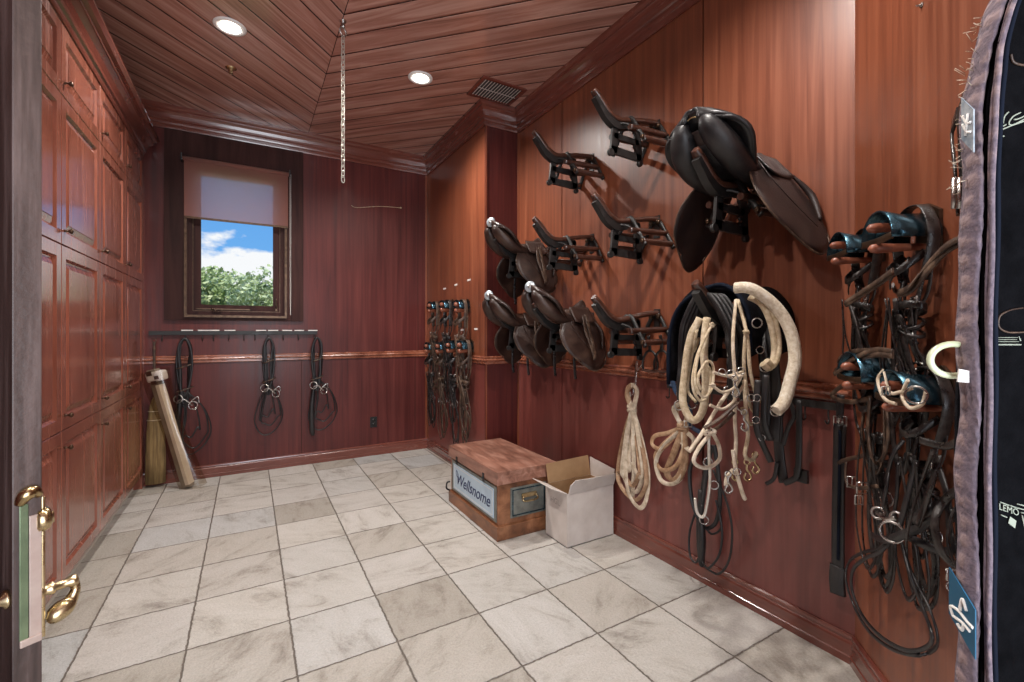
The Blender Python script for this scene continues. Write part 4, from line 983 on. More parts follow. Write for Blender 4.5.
gA = 'bridles on the projecting wall'
spotsA = [(440, 306, 'bridle hanging in the upper row on the projecting wall, nearest the back corner'), (453, 305, 'bridle hanging in the upper row on the projecting wall, middle one'), (468, 305, 'bridle hanging in the upper row on the projecting wall, nearest the saddles'),
          (437, 346, 'bridle in the lower row on the projecting wall, nearest the back corner'), (448.5, 346, 'bridle in the lower row on the projecting wall, second from the back corner'), (459.6, 345, 'bridle in the lower row on the projecting wall, third from the back corner'), (471.5, 345, 'bridle in the lower row on the projecting wall, nearest the saddles')]
for i, (px, py, lab) in enumerate(spotsA):
    o = A(px, py)
    bridle('bridle', lab, 'bridle', gA, fwall(o, (0, -1, 0), (-1, 0, 0)), i, 1.12, ['upper bridle bracket nearest the back corner', 'upper bridle bracket in the middle of three', 'upper bridle bracket nearest the saddles', 'lower bridle bracket nearest the back corner', 'lower bridle bracket second from the back corner', 'lower bridle bracket third from the back corner', 'lower bridle bracket nearest the saddles'][i] + ' on the projecting wall' , .7 + .12 * (i % 3), 'strap_leather' if i % 2 else 'worn_leather', .024, 3)
for px, py, lab in ((444.6, 288.7, 'nearest the back corner'), (456, 284.7, 'middle one'), (469, 280, 'nearest the saddles')):
    o = A(px, py); g = G(); g.box(XA - .002, XA, o.y - .035, o.y + .035, o.z - .009, o.z + .009); t_ = tag(obj('name_label', g, MT['white_paint']), 'tiny white name label above the upper bridle row, ' + lab, 'label', 'white name labels on the projecting wall')
for px, py, lab in ((462.3, 330, 'farther one'), (476, 329, 'one nearest the saddles')):
    o = A(px, py); g = G(); g.box(XA - .002, XA, o.y - .035, o.y + .035, o.z - .009, o.z + .009); t_ = tag(obj('name_label', g, MT['white_paint']), 'tiny white name label above the lower bridle row, ' + lab, 'label', 'white name labels on the projecting wall')

# bridles folded up and hung on the rail of the back wall
for i, (px, lab, s_) in enumerate(((186, 'black bridle with hanging reins behind the leaning parcel', 1.12), (268.5, 'black bridle with tear-shaped rein loops below the window centre', 1.0), (316, 'black bridle with steel bit at the end of the hook rail', 1.0))):
    o = V((kx(px), YB - .02, rz - .075)); f = fwall(o, (1, 0, 0), (0, -1, 0)); t = thing('folded_bridle', lab, 'bridle', o, 'folded bridles on the hook rail')
    rd = random.Random(40 + i); F = lambda a, b2, z: f(a * s_, b2, z * s_); m = MT['black_leather']
    for k in range(7):
        g = G(); a_ = .03 + .012 * rd.random(); z1 = -.40 - .12 * rd.random(); n_ = .035 + .012 * k
        g.strap([F(0, n_, .02), F(a_, n_, -.06), F(a_ + rd.uniform(-.015, .015), n_, -.22), F(a_ * .5, n_, z1), F(-a_ * .5, n_, z1 - .02), F(-a_ + rd.uniform(-.015, .015), n_, -.22), F(-a_, n_, -.06)], .018, .005, nrm=V((0, -1, 0)), closed=True, n=5)
        obj('folded_strap', g, m, t)
    for z in (-.21, -.40):
        g = G(); g.tube([F(.056 * math.cos(a), .07 + .05 * math.sin(a), z + .02 * math.cos(a)) for a in [2 * math.pi * q / 10 for q in range(10)]], .006, 7, True, 3); obj('binding_strap', g, MT['worn_leather'], t)
    g = G()
    for sd in (-1, 1): g.torus(F(sd * .05 + .01, .12, -.50 - .03 * sd), .036, .005, (sd * .4, -1, .2), 18, 6)
    g.tube([F(-.045, .12, -.49), F(0, .13, -.475), F(.055, .12, -.53)], .007, 8); g.tube([F(.04, .12, -.50), F(.09, .12, -.46), F(.10, .12, -.51)], .005, 6); obj('bit', g, MT['steel'], t)
    for k in range(3):
        g = G(); a_ = (.12, .085, .06)[k] * (1 + .2 * rd.random()); zl = (-.98, -.90, -.82)[k] + .05 * rd.random(); ox = (.0, .02, -.01)[k] + (.06 if i == 2 else 0) + (.05 if i == 0 else 0)
        g.strap([F(.0, .08, -.42), F(ox - a_ * .7, .05, -.62), F(ox - a_, .04, -.80), F(ox - a_ * .6, .035, zl + .02), F(ox, .035, zl), F(ox + a_ * .7, .035, zl + .08), F(ox + a_, .04, -.74), F(ox + a_ * .6, .06, -.56), F(.02, .09, -.42)], .013, .005, nrm=V((.5, -1, 0)).normalized(), n=6)
        obj('rein', g, m, t)
    if i != 1:
        g = G(); g.tube([F(-.02, .07, -.40), F(-.05, .06, -.70), F(-.045, .05, -.95), F(-.03, .05, -1.0)], [.02, .024, .024, .012], 8); obj('wound_end', g, m, t)

# ============================================================ HALTERS, ROPES AND PAD ON THE LOADED RACK
Q = onY
RX = lambda o: XM - o
gH = 'halters and ropes heaped on the loaded rack'
# dark felt pad draped over the rack next to the wall
def drape_sheet(o0, o1, latL, latR, zL, zR, Yc, z0, nu=9, nv=25, wav=.01):
    grid = []
    for i in range(nu):
        o = o0 + (o1 - o0) * i / (nu - 1); row = []
        for j in range(nv):
            s_ = -1 + 2 * j / (nv - 1); a = abs(s_)
            lat = (latL if s_ > 0 else latR) * math.sin(min(1, a * 1.15) * math.pi / 2) ** .9 * (1 if s_ > 0 else -1)
            z = z0 - (zL if s_ > 0 else zR) * a ** 2.2 + wav * math.sin(i * 1.3 + j * .7)
            row.append(V((RX(o), Yc + lat, z)))
        grid.append(row)
    return grid
t = thing('felt_pad', 'black felt pad draped over the loaded rack behind the halters', 'saddle pad', (XM - .15, COLY[0], 1.5))
g = G(); g.sheet(drape_sheet(.03, .37, .27, .16, .46, .30, COLY[0], 1.60), .016); pad = obj('pad', g, MT['felt_black'], t)
gr_ = drape_sheet(.37, .375, .27, .16, .46, .30, COLY[0], 1.60, 2)
g = G(); g.tube(gr_[0][::3], .010, 8, n=3); obj('bound_edge', g, MT['navy_edge'], pad)

def rope(name, label, cat, paths, r, m, hardware=(), group=gH, closed=False, flat=None, sub='rope', **k):
    t = thing(name, label, cat, paths[0][0], group)
    for P in paths:
        g = G()
        if flat: g.strap(P, flat[0], flat[1], nrm=V(flat[2]) if len(flat) > 2 else V((-.5, -1, 0)).normalized(), n=6, closed=closed)
        else: g.tube(P, r, 9, closed, 6)
        obj(sub, g, MT[m], t)
    for h in hardware:
        kind, c = h[0], V(h[1])
        g = G()
        if kind == 'ring': g.torus(c, h[2], h[2] * .14, V(h[3]) if len(h) > 3 else V((-.6, -.8, 0)), 18, 6); obj('ring', g, MT['steel'], t)
        if kind == 'clip':
            g.torus(c, .011, .003, (-.6, -.8, 0), 14, 6); g.tube([c - V((0, 0, .011)), c - V((0, 0, .030)), c + V((.010, -.006, -.045)), c + V((.014, -.008, -.062)), c + V((.004, -.002, -.074)), c + V((-.008, .006, -.062)), c + V((-.004, .002, -.044))], .0042, 7); obj('snap_clip', g, MT['brass' if len(h) > 2 else 'steel'], t)
        if kind == 'buckle':
            x, y, z = c; w_ = h[2]; u = V((.8, -.6, 0)); P = [c + u * a * w_ + V((0, 0, b_ * w_)) for a, b_ in ((-1, -.8), (1, -.8), (1, .8), (-1, .8))]
            g.tube(P, .003, 6, True, 1); g.tube([c - V((0, 0, w_ * .8)), c + V((0, 0, w_ * .8))], .0022, 5, n=1); obj('buckle', g, MT['steel'], t)
        if kind == 'knot': g.ball(c, h[2], (1, 1, .8), 2, .004); obj('knot', g, MT[m], t)
        if kind == 'wrap':
            R_ = h[2]; g.tube([c + V((R_ * math.cos(a), R_ * math.sin(a) * .8, .012 * k2 + .006 * math.sin(a))) for k2 in range(-1, 3) for a in [2 * math.pi * q / 8 for q in range(8)]], h[3], 7, n=2); obj('wrapping', g, MT[m], t)
    return t
def drape(o, latF, latN, zF, zN, top=1.50, wob=.02, seed=0, n=3, Yc=None):
    """strap lying across the rack: far end, over the ridge, near end"""
    rd = random.Random(seed); Y = COLY[0] if Yc is None else Yc; J = lambda: rd.uniform(-wob, wob)
    P = [V((RX(o) + J(), Y + latF + J(), top - zF))]
    for q in (.75, .5, .25): P.append(V((RX(o) + J(), Y + latF * (.96 + .08 * rd.random()), top - .12 - (zF - .12) * q)))
    P += [V((RX(o), Y + latF * .85, top - .10)), V((RX(o), Y + latF * .35, top + .012)), V((RX(o), Y, top + .028)), V((RX(o), Y - abs(latN) * .35, top + .012)), V((RX(o), Y - abs(latN) * .85, top - .10))]
    for q in (.25, .5, .75): P.append(V((RX(o) + J(), Y - abs(latN) * (.96 + .08 * rd.random()), top - .12 - (zN - .12) * q)))
    P.append(V((RX(o) + J(), Y - abs(latN) + J(), top - zN)))
    return P
# black leather headstalls folded over the arm
labs = ['black leather headstall lying outermost over the loaded rack', 'black leather headstall second from the tip of the loaded rack', 'black leather headstall third from the tip of the loaded rack', 'black leather headstall innermost over the loaded rack, against the pad']
for i in range(4):
    o = .445 - .032 * i
    ps = [drape(o + .010 * k, .10 + .012 * k, .115 + .012 * k, .36 + .05 * ((i + k) % 3), .30 + .06 * ((i * 2 + k) % 3), top=1.515 + .008 * k, seed=i * 5 + k, wob=.012) for k in range(3)]
    rope('leather_headstall', labs[i], 'headstall', ps, 0, 'black_leather', [('buckle', ps[0][-3], .013), ('ring', ps[1][-1] - V((0, 0, .02)), .024), ('ring', ps[2][0] - V((0, 0, .02)), .022)], flat=(.022, .005, (-1, -.2, 0)), sub='strap')
# brown strap hanging down the right-hand side
P = [Q(758, 300, 1.22), Q(752, 300, 1.25), Q(760, 330, 1.16), Q(764, 365, 1.12), Q(766, 400, 1.12), Q(764, 440, 1.12)]
rope('leather_headstall', 'broad black leather strap with ring right of the headstalls', 'headstall', [P, [p + V((.015, -.035, .0)) for p in P]], 0, 'black_leather', [('ring', Q(757, 323, 1.10), .020), ('ring', Q(760, 350, 1.10), .015)], flat=(.040, .006, (-1, -.3, 0)), sub='strap')
# two soft white cotton ropes on the room side
P1 = [Q(700, 318, 1.30), Q(690, 340, 1.34), Q(685, 372, 1.36), Q(683, 402, 1.36), Q(692, 420, 1.32), Q(702, 412, 1.28), Q(706, 385, 1.25), Q(704, 350, 1.26), Q(707, 318, 1.27)]
rope('cotton_rope', 'thick cream woven rope doubled down the left side of the loaded rack', 'rope', [P1], .0165, 'rope_cream', [('buckle', Q(688, 424, 1.34), .016)])
P = [Q(712, 325, 1.22), Q(700, 350, 1.22), Q(695, 380, 1.20), Q(703, 397, 1.18), Q(712, 388, 1.17), Q(713, 366, 1.18), Q(706, 362, 1.18), Q(698, 378, 1.18), Q(701, 390, 1.17)]
rope('rope_halter', 'thin beige rope halter looped at the left of the headstalls', 'halter', [P, [p + V((.01, .02, -.02)) for p in P]], .0055, 'rope_cream', [('knot', P[0], .014)])
# thick fleece girths at the wall side
P = [Q(735, 288, 1.16), Q(752, 289, 1.10), Q(775, 306, 1.04), Q(790, 330, 1.00), Q(795, 358, .98), Q(790, 382, .98), Q(784, 402, .98), Q(776, 411, .99)]
rope('fleece_girth', 'fluffy cream fleece girth arching over the right end of the loaded rack', 'girth', [P], .0235, 'fleece', [('ring', P[-1], .02)], sub='fleece')
P = [Q(752, 296, 1.14), Q(765, 304, 1.09), Q(774, 325, 1.06), Q(777, 350, 1.05), Q(772, 366, 1.05), Q(765, 362, 1.06)]
rope('braided_girth', 'golden braided girth hanging just inside the fleece girth', 'girth', [P, [p + V((-.012, -.012, .006)) for p in P], [p + V((-.024, -.004, -.006)) for p in P]], .013, 'rope_cream', [('knot', Q(758, 300, 1.12), .016), ('ring', P[-1] + V((0, 0, -.02)), .02)], sub='braid')
# assorted rope halters, all with their own shape
def lead(name, label, pts, r, m, hw=(), **k):
    rope(name, label, 'lead rope' if 'lead' in label else 'halter', pts, r, m, hw, **k)
lead('lead_rope', 'grey white lead rope running straight down to a brass snap', [[Q(736, 300, 1.20), Q(733, 340, 1.14), Q(735, 380, 1.12), Q(735, 420, 1.12), Q(736, 440, 1.12), Q(735, 462, 1.12)]], .0072, 'cream_web', [('clip', Q(735, 462, 1.12), 1)])
lead('rope_halter', 'cream rope halter with large teardrop loop at the bottom of the heap', [[Q(728, 392, 1.14), Q(716, 410, 1.14), Q(703, 432, 1.14), Q(689, 452, 1.16)], [Q(712, 432, 1.12), Q(699, 448, 1.12), Q(694, 462, 1.12), Q(706, 468, 1.12), Q(719, 460, 1.12), Q(719, 446, 1.12), Q(712, 432, 1.12)]], .0075, 'cream_web', [('knot', Q(708, 433, 1.12), .016), ('knot', Q(713, 432, 1.11), .014)])
lead('rope_halter', 'white rope halter swinging in two curves across the heap', [[Q(712, 385, 1.14), Q(722, 392, 1.12), Q(734, 388, 1.10), Q(742, 375, 1.10)], [Q(710, 405, 1.14), Q(722, 409, 1.12), Q(733, 402, 1.10), Q(744, 384, 1.10)], [Q(742, 372, 1.1), Q(728, 376, 1.12), Q(713, 372, 1.14)]], .006, 'cream_web', [('knot', Q(738, 377, 1.09), .015), ('knot', Q(712, 385, 1.13), .012), ('ring', Q(731, 374, 1.08), .016), ('ring', Q(741, 371, 1.08), .014), ('clip', Q(735, 378, 1.08)), ('ring', Q(722, 372, 1.1), .013)])
lead('rope_halter', 'beige rope halter with long loop down the middle right of the heap', [[Q(738, 300, 1.18), Q(747, 335, 1.10), Q(750, 370, 1.08), Q(756, 395, 1.08), Q(760, 402, 1.08)], [Q(746, 330, 1.10), Q(744, 365, 1.10), Q(749, 402, 1.10), Q(757, 418, 1.10), Q(750, 424, 1.10), Q(742, 408, 1.1)]], .0070, 'rope_cream', [('knot', Q(746, 332, 1.09), .012), ('ring', Q(751, 398, 1.07), .014), ('clip', Q(744, 412, 1.08))])
lead('rope_halter', 'beige rope halter ending in a brass snap right of the straight lead', [[Q(744, 380, 1.10), Q(746, 410, 1.08), Q(748, 435, 1.08), Q(745, 455, 1.08), Q(752, 460, 1.08), Q(756, 452, 1.08)]], .0078, 'rope_cream', [('clip', Q(755, 455, 1.08), 1), ('clip', Q(747, 462, 1.08), 1)])
lead('rope_halter', 'short whitish rope end sticking out below the straight lead rope', [[Q(733, 450, 1.10), Q(736, 470, 1.08), Q(742, 492, 1.06), Q(745, 499, 1.06)], [Q(733, 470, 1.10), Q(727, 478, 1.10), Q(726, 486, 1.10)]], .0078, 'cream_web', [('ring', Q(737, 472, 1.07), .014), ('clip', Q(728, 474, 1.09))])
lead('lead_chain', 'light chain lead hanging in a narrow loop under the heap', [[Q(709, 430, 1.13), Q(709, 455, 1.13), Q(710, 480, 1.14), Q(707, 505, 1.15), Q(703, 517, 1.16), Q(697, 512, 1.18), Q(695, 498, 1.2)]], .0058, 'chain_metal', [('ring', Q(709, 430, 1.12), .012)])
lead('rope_halter', 'pale rope halter hugging the left edge of the heap', [[Q(694, 324, 1.34), Q(688, 338, 1.38), Q(693, 352, 1.36), Q(699, 338, 1.32)], [Q(697, 330, 1.30), Q(690, 366, 1.36), Q(688, 390, 1.36), Q(696, 402, 1.32)]], .0064, 'rope_cream')
lead('leather_headstall', 'thin brown leather halter strap crossing below the white ropes', [[Q(704, 428, 1.12), Q(718, 420, 1.10), Q(732, 408, 1.08), Q(738, 402, 1.07)], [Q(706, 433, 1.12), Q(720, 426, 1.10), Q(734, 412, 1.08)]], 0, 'worn_leather', flat=(.016, .005, (0, -.4, 1)), sub='strap')
# dark chain-like straps with studs right of the ropes
P = [Q(758, 380, 1.06), Q(756, 410, 1.06), Q(757, 430, 1.06), Q(763, 445, 1.05), Q(771, 462, 1.04)]
rope('studded_strap', 'black studded strap ending in a slanting tongue right of the ropes', 'strap', [P, [p + V((.02, -.02, .02)) for p in P[:-1]]], 0, 'black_leather', [('ring', Q(757, 398, 1.05), .014), ('ring', Q(756, 420, 1.05), .014), ('ring', Q(762, 438, 1.05), .012)], flat=(.024, .006, (-1, -.4, 0)), sub='strap')

# ============================================================ TACK ON THE MAIN WALL BELOW THE RAIL
ya, yb_ = M(668, 383, .03).y, CY + .03
t = thing('steel_hook_bar', 'blue-black steel hook bar along the chair rail under the loaded rack', 'hook bar', (XM, (ya + yb_) / 2, 1.08))
g = G(); g.box(XM - .040, XM - .028, yb_, ya, 1.060, 1.092, bev=.002); g.box(XM - .03, XM - .0, ya - .03, ya - .01, 1.066, 1.086); g.box(XM - .03, XM, yb_ + .02, yb_ + .04, 1.066, 1.086); obj('bar', g, MT['black_iron'], t)
y_ = ya - .015
while y_ > yb_ + .02:
    g = G(); g.tube([(XM - .034, y_, 1.064), (XM - .036, y_, 1.035), (XM - .040, y_ - .004, 1.012), (XM - .056, y_ - .004, 1.002), (XM - .068, y_ - .002, 1.016)], .0036, 7); obj('hook', g, MT['black_iron'], t); y_ -= .095
# single steel hook with the webbing lunge line
c = M(634, 378, .05)
t = thing('wall_hook', 'flat steel hook on the chair rail holding the pale webbing hank', 'hook', c)
g = G(); g.strap([M(637, 361, .03), M(636, 372, .04), M(635, 383, .045), M(633.5, 389, .055)], .02, .005, wdir=V((0, 1, 0))); g.tube([M(636, 372, .04), M(641, 366, .06), M(644, 360, .07)], .005, 6); g.tube([M(633.5, 388, .055), M(633, 394, .06), M(631, 396, .08), M(630, 392, .09)], .006, 7); obj('hook', g, MT['steel'], t)
# stirrup irons hanging over the rail beneath the lowest bare rack
for k, (px, lab) in enumerate(((650, 'dark stirrup iron hanging under the lowest bare rack, farther one'), (662, 'dark stirrup iron hanging under the lowest bare rack, nearer one'))):
    t = thing('stirrup_iron', lab, 'stirrup', M(px, 355, .08), 'stirrup irons under the bare rack')
    f = fwall(M(px, 352, .10), (0, -1, 0), (-1, 0, 0)); g = G()
    g.tube([f(-.055, 0, -.11), f(-.058, 0, -.06), f(-.038, 0, -.015), f(-.015, 0, .005), f(.015, 0, .005), f(.038, 0, -.015), f(.058, 0, -.06), f(.055, 0, -.11)], .007, 8); obj('arch', g, MT['black_iron'], t)
    g = G(); g.tube([f(-.058, 0, -.112), f(0, 0, -.116), f(.058, 0, -.112)], .014, 8, asp=.6); obj('tread', g, MT['rack_wood'], t)
    g = G(); g.strap([f(0, .0, .0), f(.005, .01, .05), f(0, .015, .10)], .024, .006, wdir=V((0, 1, 0))); obj('leather', g, MT['strap_leather'], t)
P = [M(664, 360, .10), M(670, 359, .11), M(675, 361, .11), M(680, 367, .12), M(684, 368, .12)]
rope('bit_hook', 'slim steel bar hooked between the stirrups and the dark pad', 'hook', [P], .005, 'steel', group=None) if 0 else None
gS = 'hanks of strap on the right wall'
def hank(name, label, cat, top, knot, loops, m, w_, th_, off, extra=()):
    t = thing(name, label, cat, M(*top, off), None)
    for i, L in enumerate(loops):
        g = G(); g.strap([M(x, y, off + .012 * math.sin(i * 2.1 + j)) for j, (x, y) in enumerate(L)], w_, th_, nrm=V((-.8, -.6 + .5 * (i % 3 - 1), 0)).normalized(), n=7)
        obj('loop', g, MT[m if i % 3 else ('tan_leather' if m == 'cream_web' else 'cream_web')], t)
    g = G(); c = M(*knot, off)
    g.tube([c + V((.024 * math.cos(a) * .8, .030 * math.sin(a), .010 * k2 + .012 * math.sin(a + k2))) for k2 in range(-2, 2) for a in [2 * math.pi * q / 8 for q in range(8)]], .008, 7, n=2); obj('binding', g, MT[m], t)
    return t
L = []
for k, (a, b_, yb2) in enumerate(((618, 646, 500), (622, 643, 492), (626, 648, 508), (619, 640, 486), (624, 634, 498), (629, 645, 478))):
    L.append([(632, 409), (628 - k % 2, 396), (628 + k % 2, 388), (633, 385), (637, 392), (634, 409), (632 + (b_ - 632) * .55, 435), (b_, 470), (b_ - 1, yb2 - 12), ((a + b_) / 2 + 3, yb2), (a + 3, yb2 - 14), (a, 470), (632 + (a - 632) * .55, 435), (632, 409)])
hank('webbing_hank', 'pale webbing lunge line bundled into long loops on the steel hook', 'lunge line', (632, 390), (632, 408), L, 'cream_web', .028, .003, .075)
L = [[(683, 428), (676, 415), (674, 408), (681, 404), (688, 410), (684, 428)], [(683, 428), (690, 414), (686, 405), (678, 407), (677, 416), (683, 428)],
     [(681, 428), (668, 433), (655, 436), (652, 444), (660, 449), (670, 441), (679, 430)], [(681, 430), (664, 446), (656, 462), (661, 480), (672, 484), (682, 476), (684, 455), (683, 432)],
     [(683, 430), (676, 450), (668, 470), (672, 480), (680, 472), (685, 450), (685, 430)], [(680, 430), (663, 445), (655, 457), (662, 470), (676, 466), (684, 448)], [(684, 430), (694, 440), (690, 450), (682, 442)],
     [(682, 430), (672, 455), (666, 474), (678, 480), (686, 462), (685, 432)]]
hank('leather_hank', 'tan leather reins tied in a bundle left of the halter heap', 'reins', (682, 406), (683, 427), L, 'tan_leather', .026, .004, .08)
# black bridle with rein loops reaching down to the baseboard
t = thing('hanging_bridle', 'black bridle with long rein loops dangling to the baseboard below the ropes', 'bridle', M(712, 465, .10))
loops = [[(707, 440), (698, 452), (690, 470), (692, 500), (700, 520), (703, 500), (708, 465), (712, 445)], [(714, 445), (718, 470), (720, 500), (716, 522), (706, 528), (700, 515), (704, 480), (710, 450)],
         [(712, 448), (704, 480), (702, 520), (703, 560), (700, 562), (698, 530), (700, 490)], [(700, 500), (690, 530), (690, 555), (697, 562), (701, 540), (702, 505)],
         [(716, 500), (722, 530), (719, 555), (708, 568), (701, 560)], [(713, 470), (726, 500), (732, 530), (729, 560), (718, 574), (704, 566)], [(706, 528), (712, 534), (721, 528), (720, 512)]]
for i, L_ in enumerate(loops):
    g = G(); g.strap([M(x, y, .09 + .02 * math.sin(i * 1.7 + j * .6)) for j, (x, y) in enumerate(L_)], .022 if i < 3 else .012, .005, nrm=V((-.8, -.6 + .5 * (i % 3 - 1), 0)).normalized(), n=7); obj('rein' if i > 2 else 'cheek_strap', g, MT['black_leather'], t)
for c in ((708, 462), (714, 485), (704, 520)):
    g = G(); g.torus(M(*c, .12), .022, .0035, (-.7, -.7, 0), 16, 6); obj('ring', g, MT['steel'], t)
g = G(); g.tube([M(701, 520, .10), M(702, 540, .10), M(701, 562, .09)], [.016, .02, .018], 8); obj('wound_end', g, MT['black_leather'], t)
# blue halter straps at the left end of the hook bar
t = thing('nylon_halter', 'dark blue nylon halter with small rings at the left end of the hook bar', 'halter', M(683, 380, .12))
for i, L_ in enumerate(([(676, 366), (672, 375), (676, 392), (684, 400)], [(682, 360), (688, 372), (686, 388), (680, 398)], [(674, 372), (682, 380), (690, 386)], [(680, 398), (690, 410), (690, 425), (700, 432)], [(670, 384), (678, 388), (690, 390)])):
    g = G(); g.strap([M(x, y, .15 + .02 * math.sin(i + j)) for j, (x, y) in enumerate(L_)], .024, .005, nrm=V((-.8, -.5, .1 * i)).normalized()); obj('strap', g, MT['nylon_blue'] if 'nylon_blue' in MT else noisy('nylon_blue', [(.008, .02, .05), (.03, .07, .14)], (30, 30, 30), .5), t)
for c in ((676, 366), (684, 376), (680, 394)):
    g = G(); g.torus(M(*c, .18), .018, .003, (-.7, -.7, 0), 16, 6); obj('ring', g, MT['steel'], t)
# black straps right of the heap
t = thing('black_girth', 'pair of black leather straps looped from the hook bar right of the fleece', 'girth', M(785, 400, .06))
for i, (L_, w_) in enumerate((([(777, 398), (778, 430), (780, 460), (784, 483)], .045), ([(779, 400), (790, 404), (794, 416), (788, 428), (783, 445)], .02), ([(777, 462), (774, 478), (766, 484)], .018), ([(784, 483), (792, 480), (797, 474), (799, 450), (799, 400)], .026))):
    g = G(); g.strap([M(x, y, .055 + .008 * i) for x, y in L_], w_, .007, nrm=V((-1, -.2, 0)).normalized()); obj('strap', g, MT['black_leather'], t)
g = G(); g.box(0, .02, -.03, .03, -.03, .03, Matrix.Translation(M(800, 476, .07)), bev=.005); obj('keeper', g, MT['black_leather'], t)
# long black girth next to the corner
t = thing('long_girth', 'long black leather girth with steel buckles hanging beside the wall corner', 'girth', M(839, 425, .05))
g = G(); g.strap([M(840, 424, .05), M(839, 470, .05), M(838, 530, .05), M(838, 575, .05)], .050, .012, nrm=V((-1, 0, 0))); obj('strap', g, MT['black_leather'], t)
g = G(); g.strap([M(840, 430, .062), M(839, 500, .062), M(838, 560, .062)], .012, .004, nrm=V((-1, 0, 0))); obj('centre_seam', g, MT['navy_edge'], t)
g = G(); g.strap([M(838, 566, .05), M(837, 580, .055), M(838, 594, .055)], .062, .022, nrm=V((-1, 0, 0))); obj('folded_end', g, MT['black_leather'], t)
for dx in (-2.6, 2.6):
    g = G(); c = M(840 + dx, 421, .05); g.tube([c + V((0, a * .014, b_ * .02)) for a, b_ in ((-1, -1), (1, -1), (1, 1), (-1, 1))], .0035, 6, True, 1); g.tube([c - V((0, 0, .02)), c + V((0, 0, .024))], .003, 6, n=1); obj('buckle', g, MT['steel'], t)
g = G(); g.strap([M(841, 395, .045), M(840, 408, .05), M(840, 418, .05)], .03, .006, nrm=V((-1, 0, 0))); obj('billet', g, MT['black_leather'], t)

# ============================================================ BRIDLES ON THE ANGLED WALL
gB = 'bridles on the angled wall beside the entrance'
fB = lambda px, py, off=0: fwall(B(px, py, off), TB * 1, NB)
bigs = [((878, 244), 'upper left bridle on the angled wall, hung nearest the room corner', .80, .55, 'strap_leather'),
        ((931, 226), 'upper right bridle on the angled wall, beside the hanging quilted pad', .86, .65, 'strap_leather'),
        ((897, 368), 'lower left bridle on the angled wall with reins hanging almost to the floor', .86, .9, 'strap_leather'),
        ((945, 388), 'lower right bridle on the angled wall, partly behind the quilted pad', .82, .7, 'strap_leather')]
for i, (c, lab, s_, rn, lt) in enumerate(bigs):
    bridle('bridle', lab, 'bridle', gB, fB(*c), 20 + i, s_, 'blue-edged bracket with wooden dowels, ' + ['upper left of the angled wall', 'upper right of the angled wall', 'lower left of the angled wall', 'lower right, next to the pad'][i], rn, lt, .022, 4, 1.5)
def strapB(name, label, cat, paths, w_, m, group=None, hw=(), th_=.006, sub='strap'):
    t = thing(name, label, cat, paths[0][0], group)
    for i, P in enumerate(paths):
        g = G(); g.strap(P, w_, th_, nrm=(NB + TB * (.6 * (i % 3 - 1))).normalized(), n=7); obj(sub, g, MT[m], t)
    for k, c, r in hw:
        g = G()
        if k == 'ring': g.torus(c, r, r * .13, (-.9, -.1, .1), 18, 6); obj('ring', g, MT['steel'], t)
        else: g.tube([c + V((a * r * .7, -a * r * .7, b_ * r)) for a, b_ in ((-.8, -1), (.8, -1), (.8, 1), (-.8, 1))], .0028, 6, True, 1); g.tube([c - V((0, 0, r)), c + V((0, 0, r))], .002, 5, n=1); obj('buckle', g, MT['steel'], t)
    return t
b = lambda L, off=.10: [B(x, y, off + .015 * math.sin(j * 1.3 + x)) for j, (x, y) in enumerate(L)]
strapB('loose_rein', 'flat leather rein slanting down left from the upper left bridle', 'reins', [b([(893, 270), (880, 280), (865, 290), (845, 303)], .17), b([(893, 273), (880, 283), (865, 293), (846, 305)], .165)], .018, 'worn_leather', 'loose reins on the angled wall')
strapB('loose_rein', 'flat leather rein sweeping down left from the upper right bridle', 'reins', [b([(966, 236), (945, 247), (925, 268), (908, 288), (897, 292), (893, 285)], .17), b([(966, 240), (945, 252), (927, 272), (910, 291), (898, 294)], .165)], .018, 'worn_leather', 'loose reins on the angled wall')
strapB('loose_rein', 'pair of light-edged reins lying left above the long girth', 'reins', [b([(893, 352), (875, 350), (855, 358), (835, 371)], .14), b([(893, 356), (875, 355), (856, 362), (834, 374)], .14), b([(884, 385), (862, 380), (845, 384), (832, 396), (850, 402), (872, 398)], .10), b([(880, 350), (850, 352), (838, 362), (850, 372), (880, 366)], .08)], .018, 'worn_leather', 'loose reins on the angled wall')
strapB('hanging_reins', 'dark reins dropping from the lower left bridle into one wide low loop', 'reins', [b([(893, 532), (878, 548), (862, 553), (849, 562), (846, 580), (854, 606), (868, 630), (890, 648), (915, 655), (930, 652), (938, 640), (930, 610), (915, 580), (903, 545), (899, 520)]), b([(897, 534), (880, 552), (866, 558), (853, 570), (852, 590), (862, 615), (880, 636), (905, 650), (925, 648), (932, 636), (922, 606), (910, 575), (901, 540)], .12)], .013, 'black_leather', None)
strapB('hanging_strap', 'black strap bundle knotted in the middle of the angled wall tack', 'straps', [b([(905, 455), (896, 500), (892, 532)]), b([(916, 460), (905, 505), (898, 534)]), b([(912, 520), (930, 510), (945, 505), (955, 520)], .12), b([(905, 535), (925, 545), (945, 552), (958, 548)], .12), b([(940, 470), (948, 500), (950, 530), (958, 556)]), b([(872, 535), (885, 540), (905, 534), (925, 524), (940, 500)], .13)], .024, 'black_leather', None, [('ring', B(892, 532, .14), .03)])
strapB('hanging_strap', 'blue-grey broad straps running down from the lower right bridle', 'straps', [b([(932, 452), (922, 480), (910, 520), (906, 545)], .15), b([(940, 455), (930, 490), (918, 525)], .14), b([(958, 490), (945, 500), (935, 520), (940, 550), (955, 565), (962, 560)], .14), b([(960, 500), (950, 520), (948, 545), (958, 570)], .12), b([(920, 440), (945, 446), (962, 440)], .16)], .020, 'strap_leather', None, [('ring', B(954, 588, .12), .014), ('buckle', B(952, 575, .12), .014)])
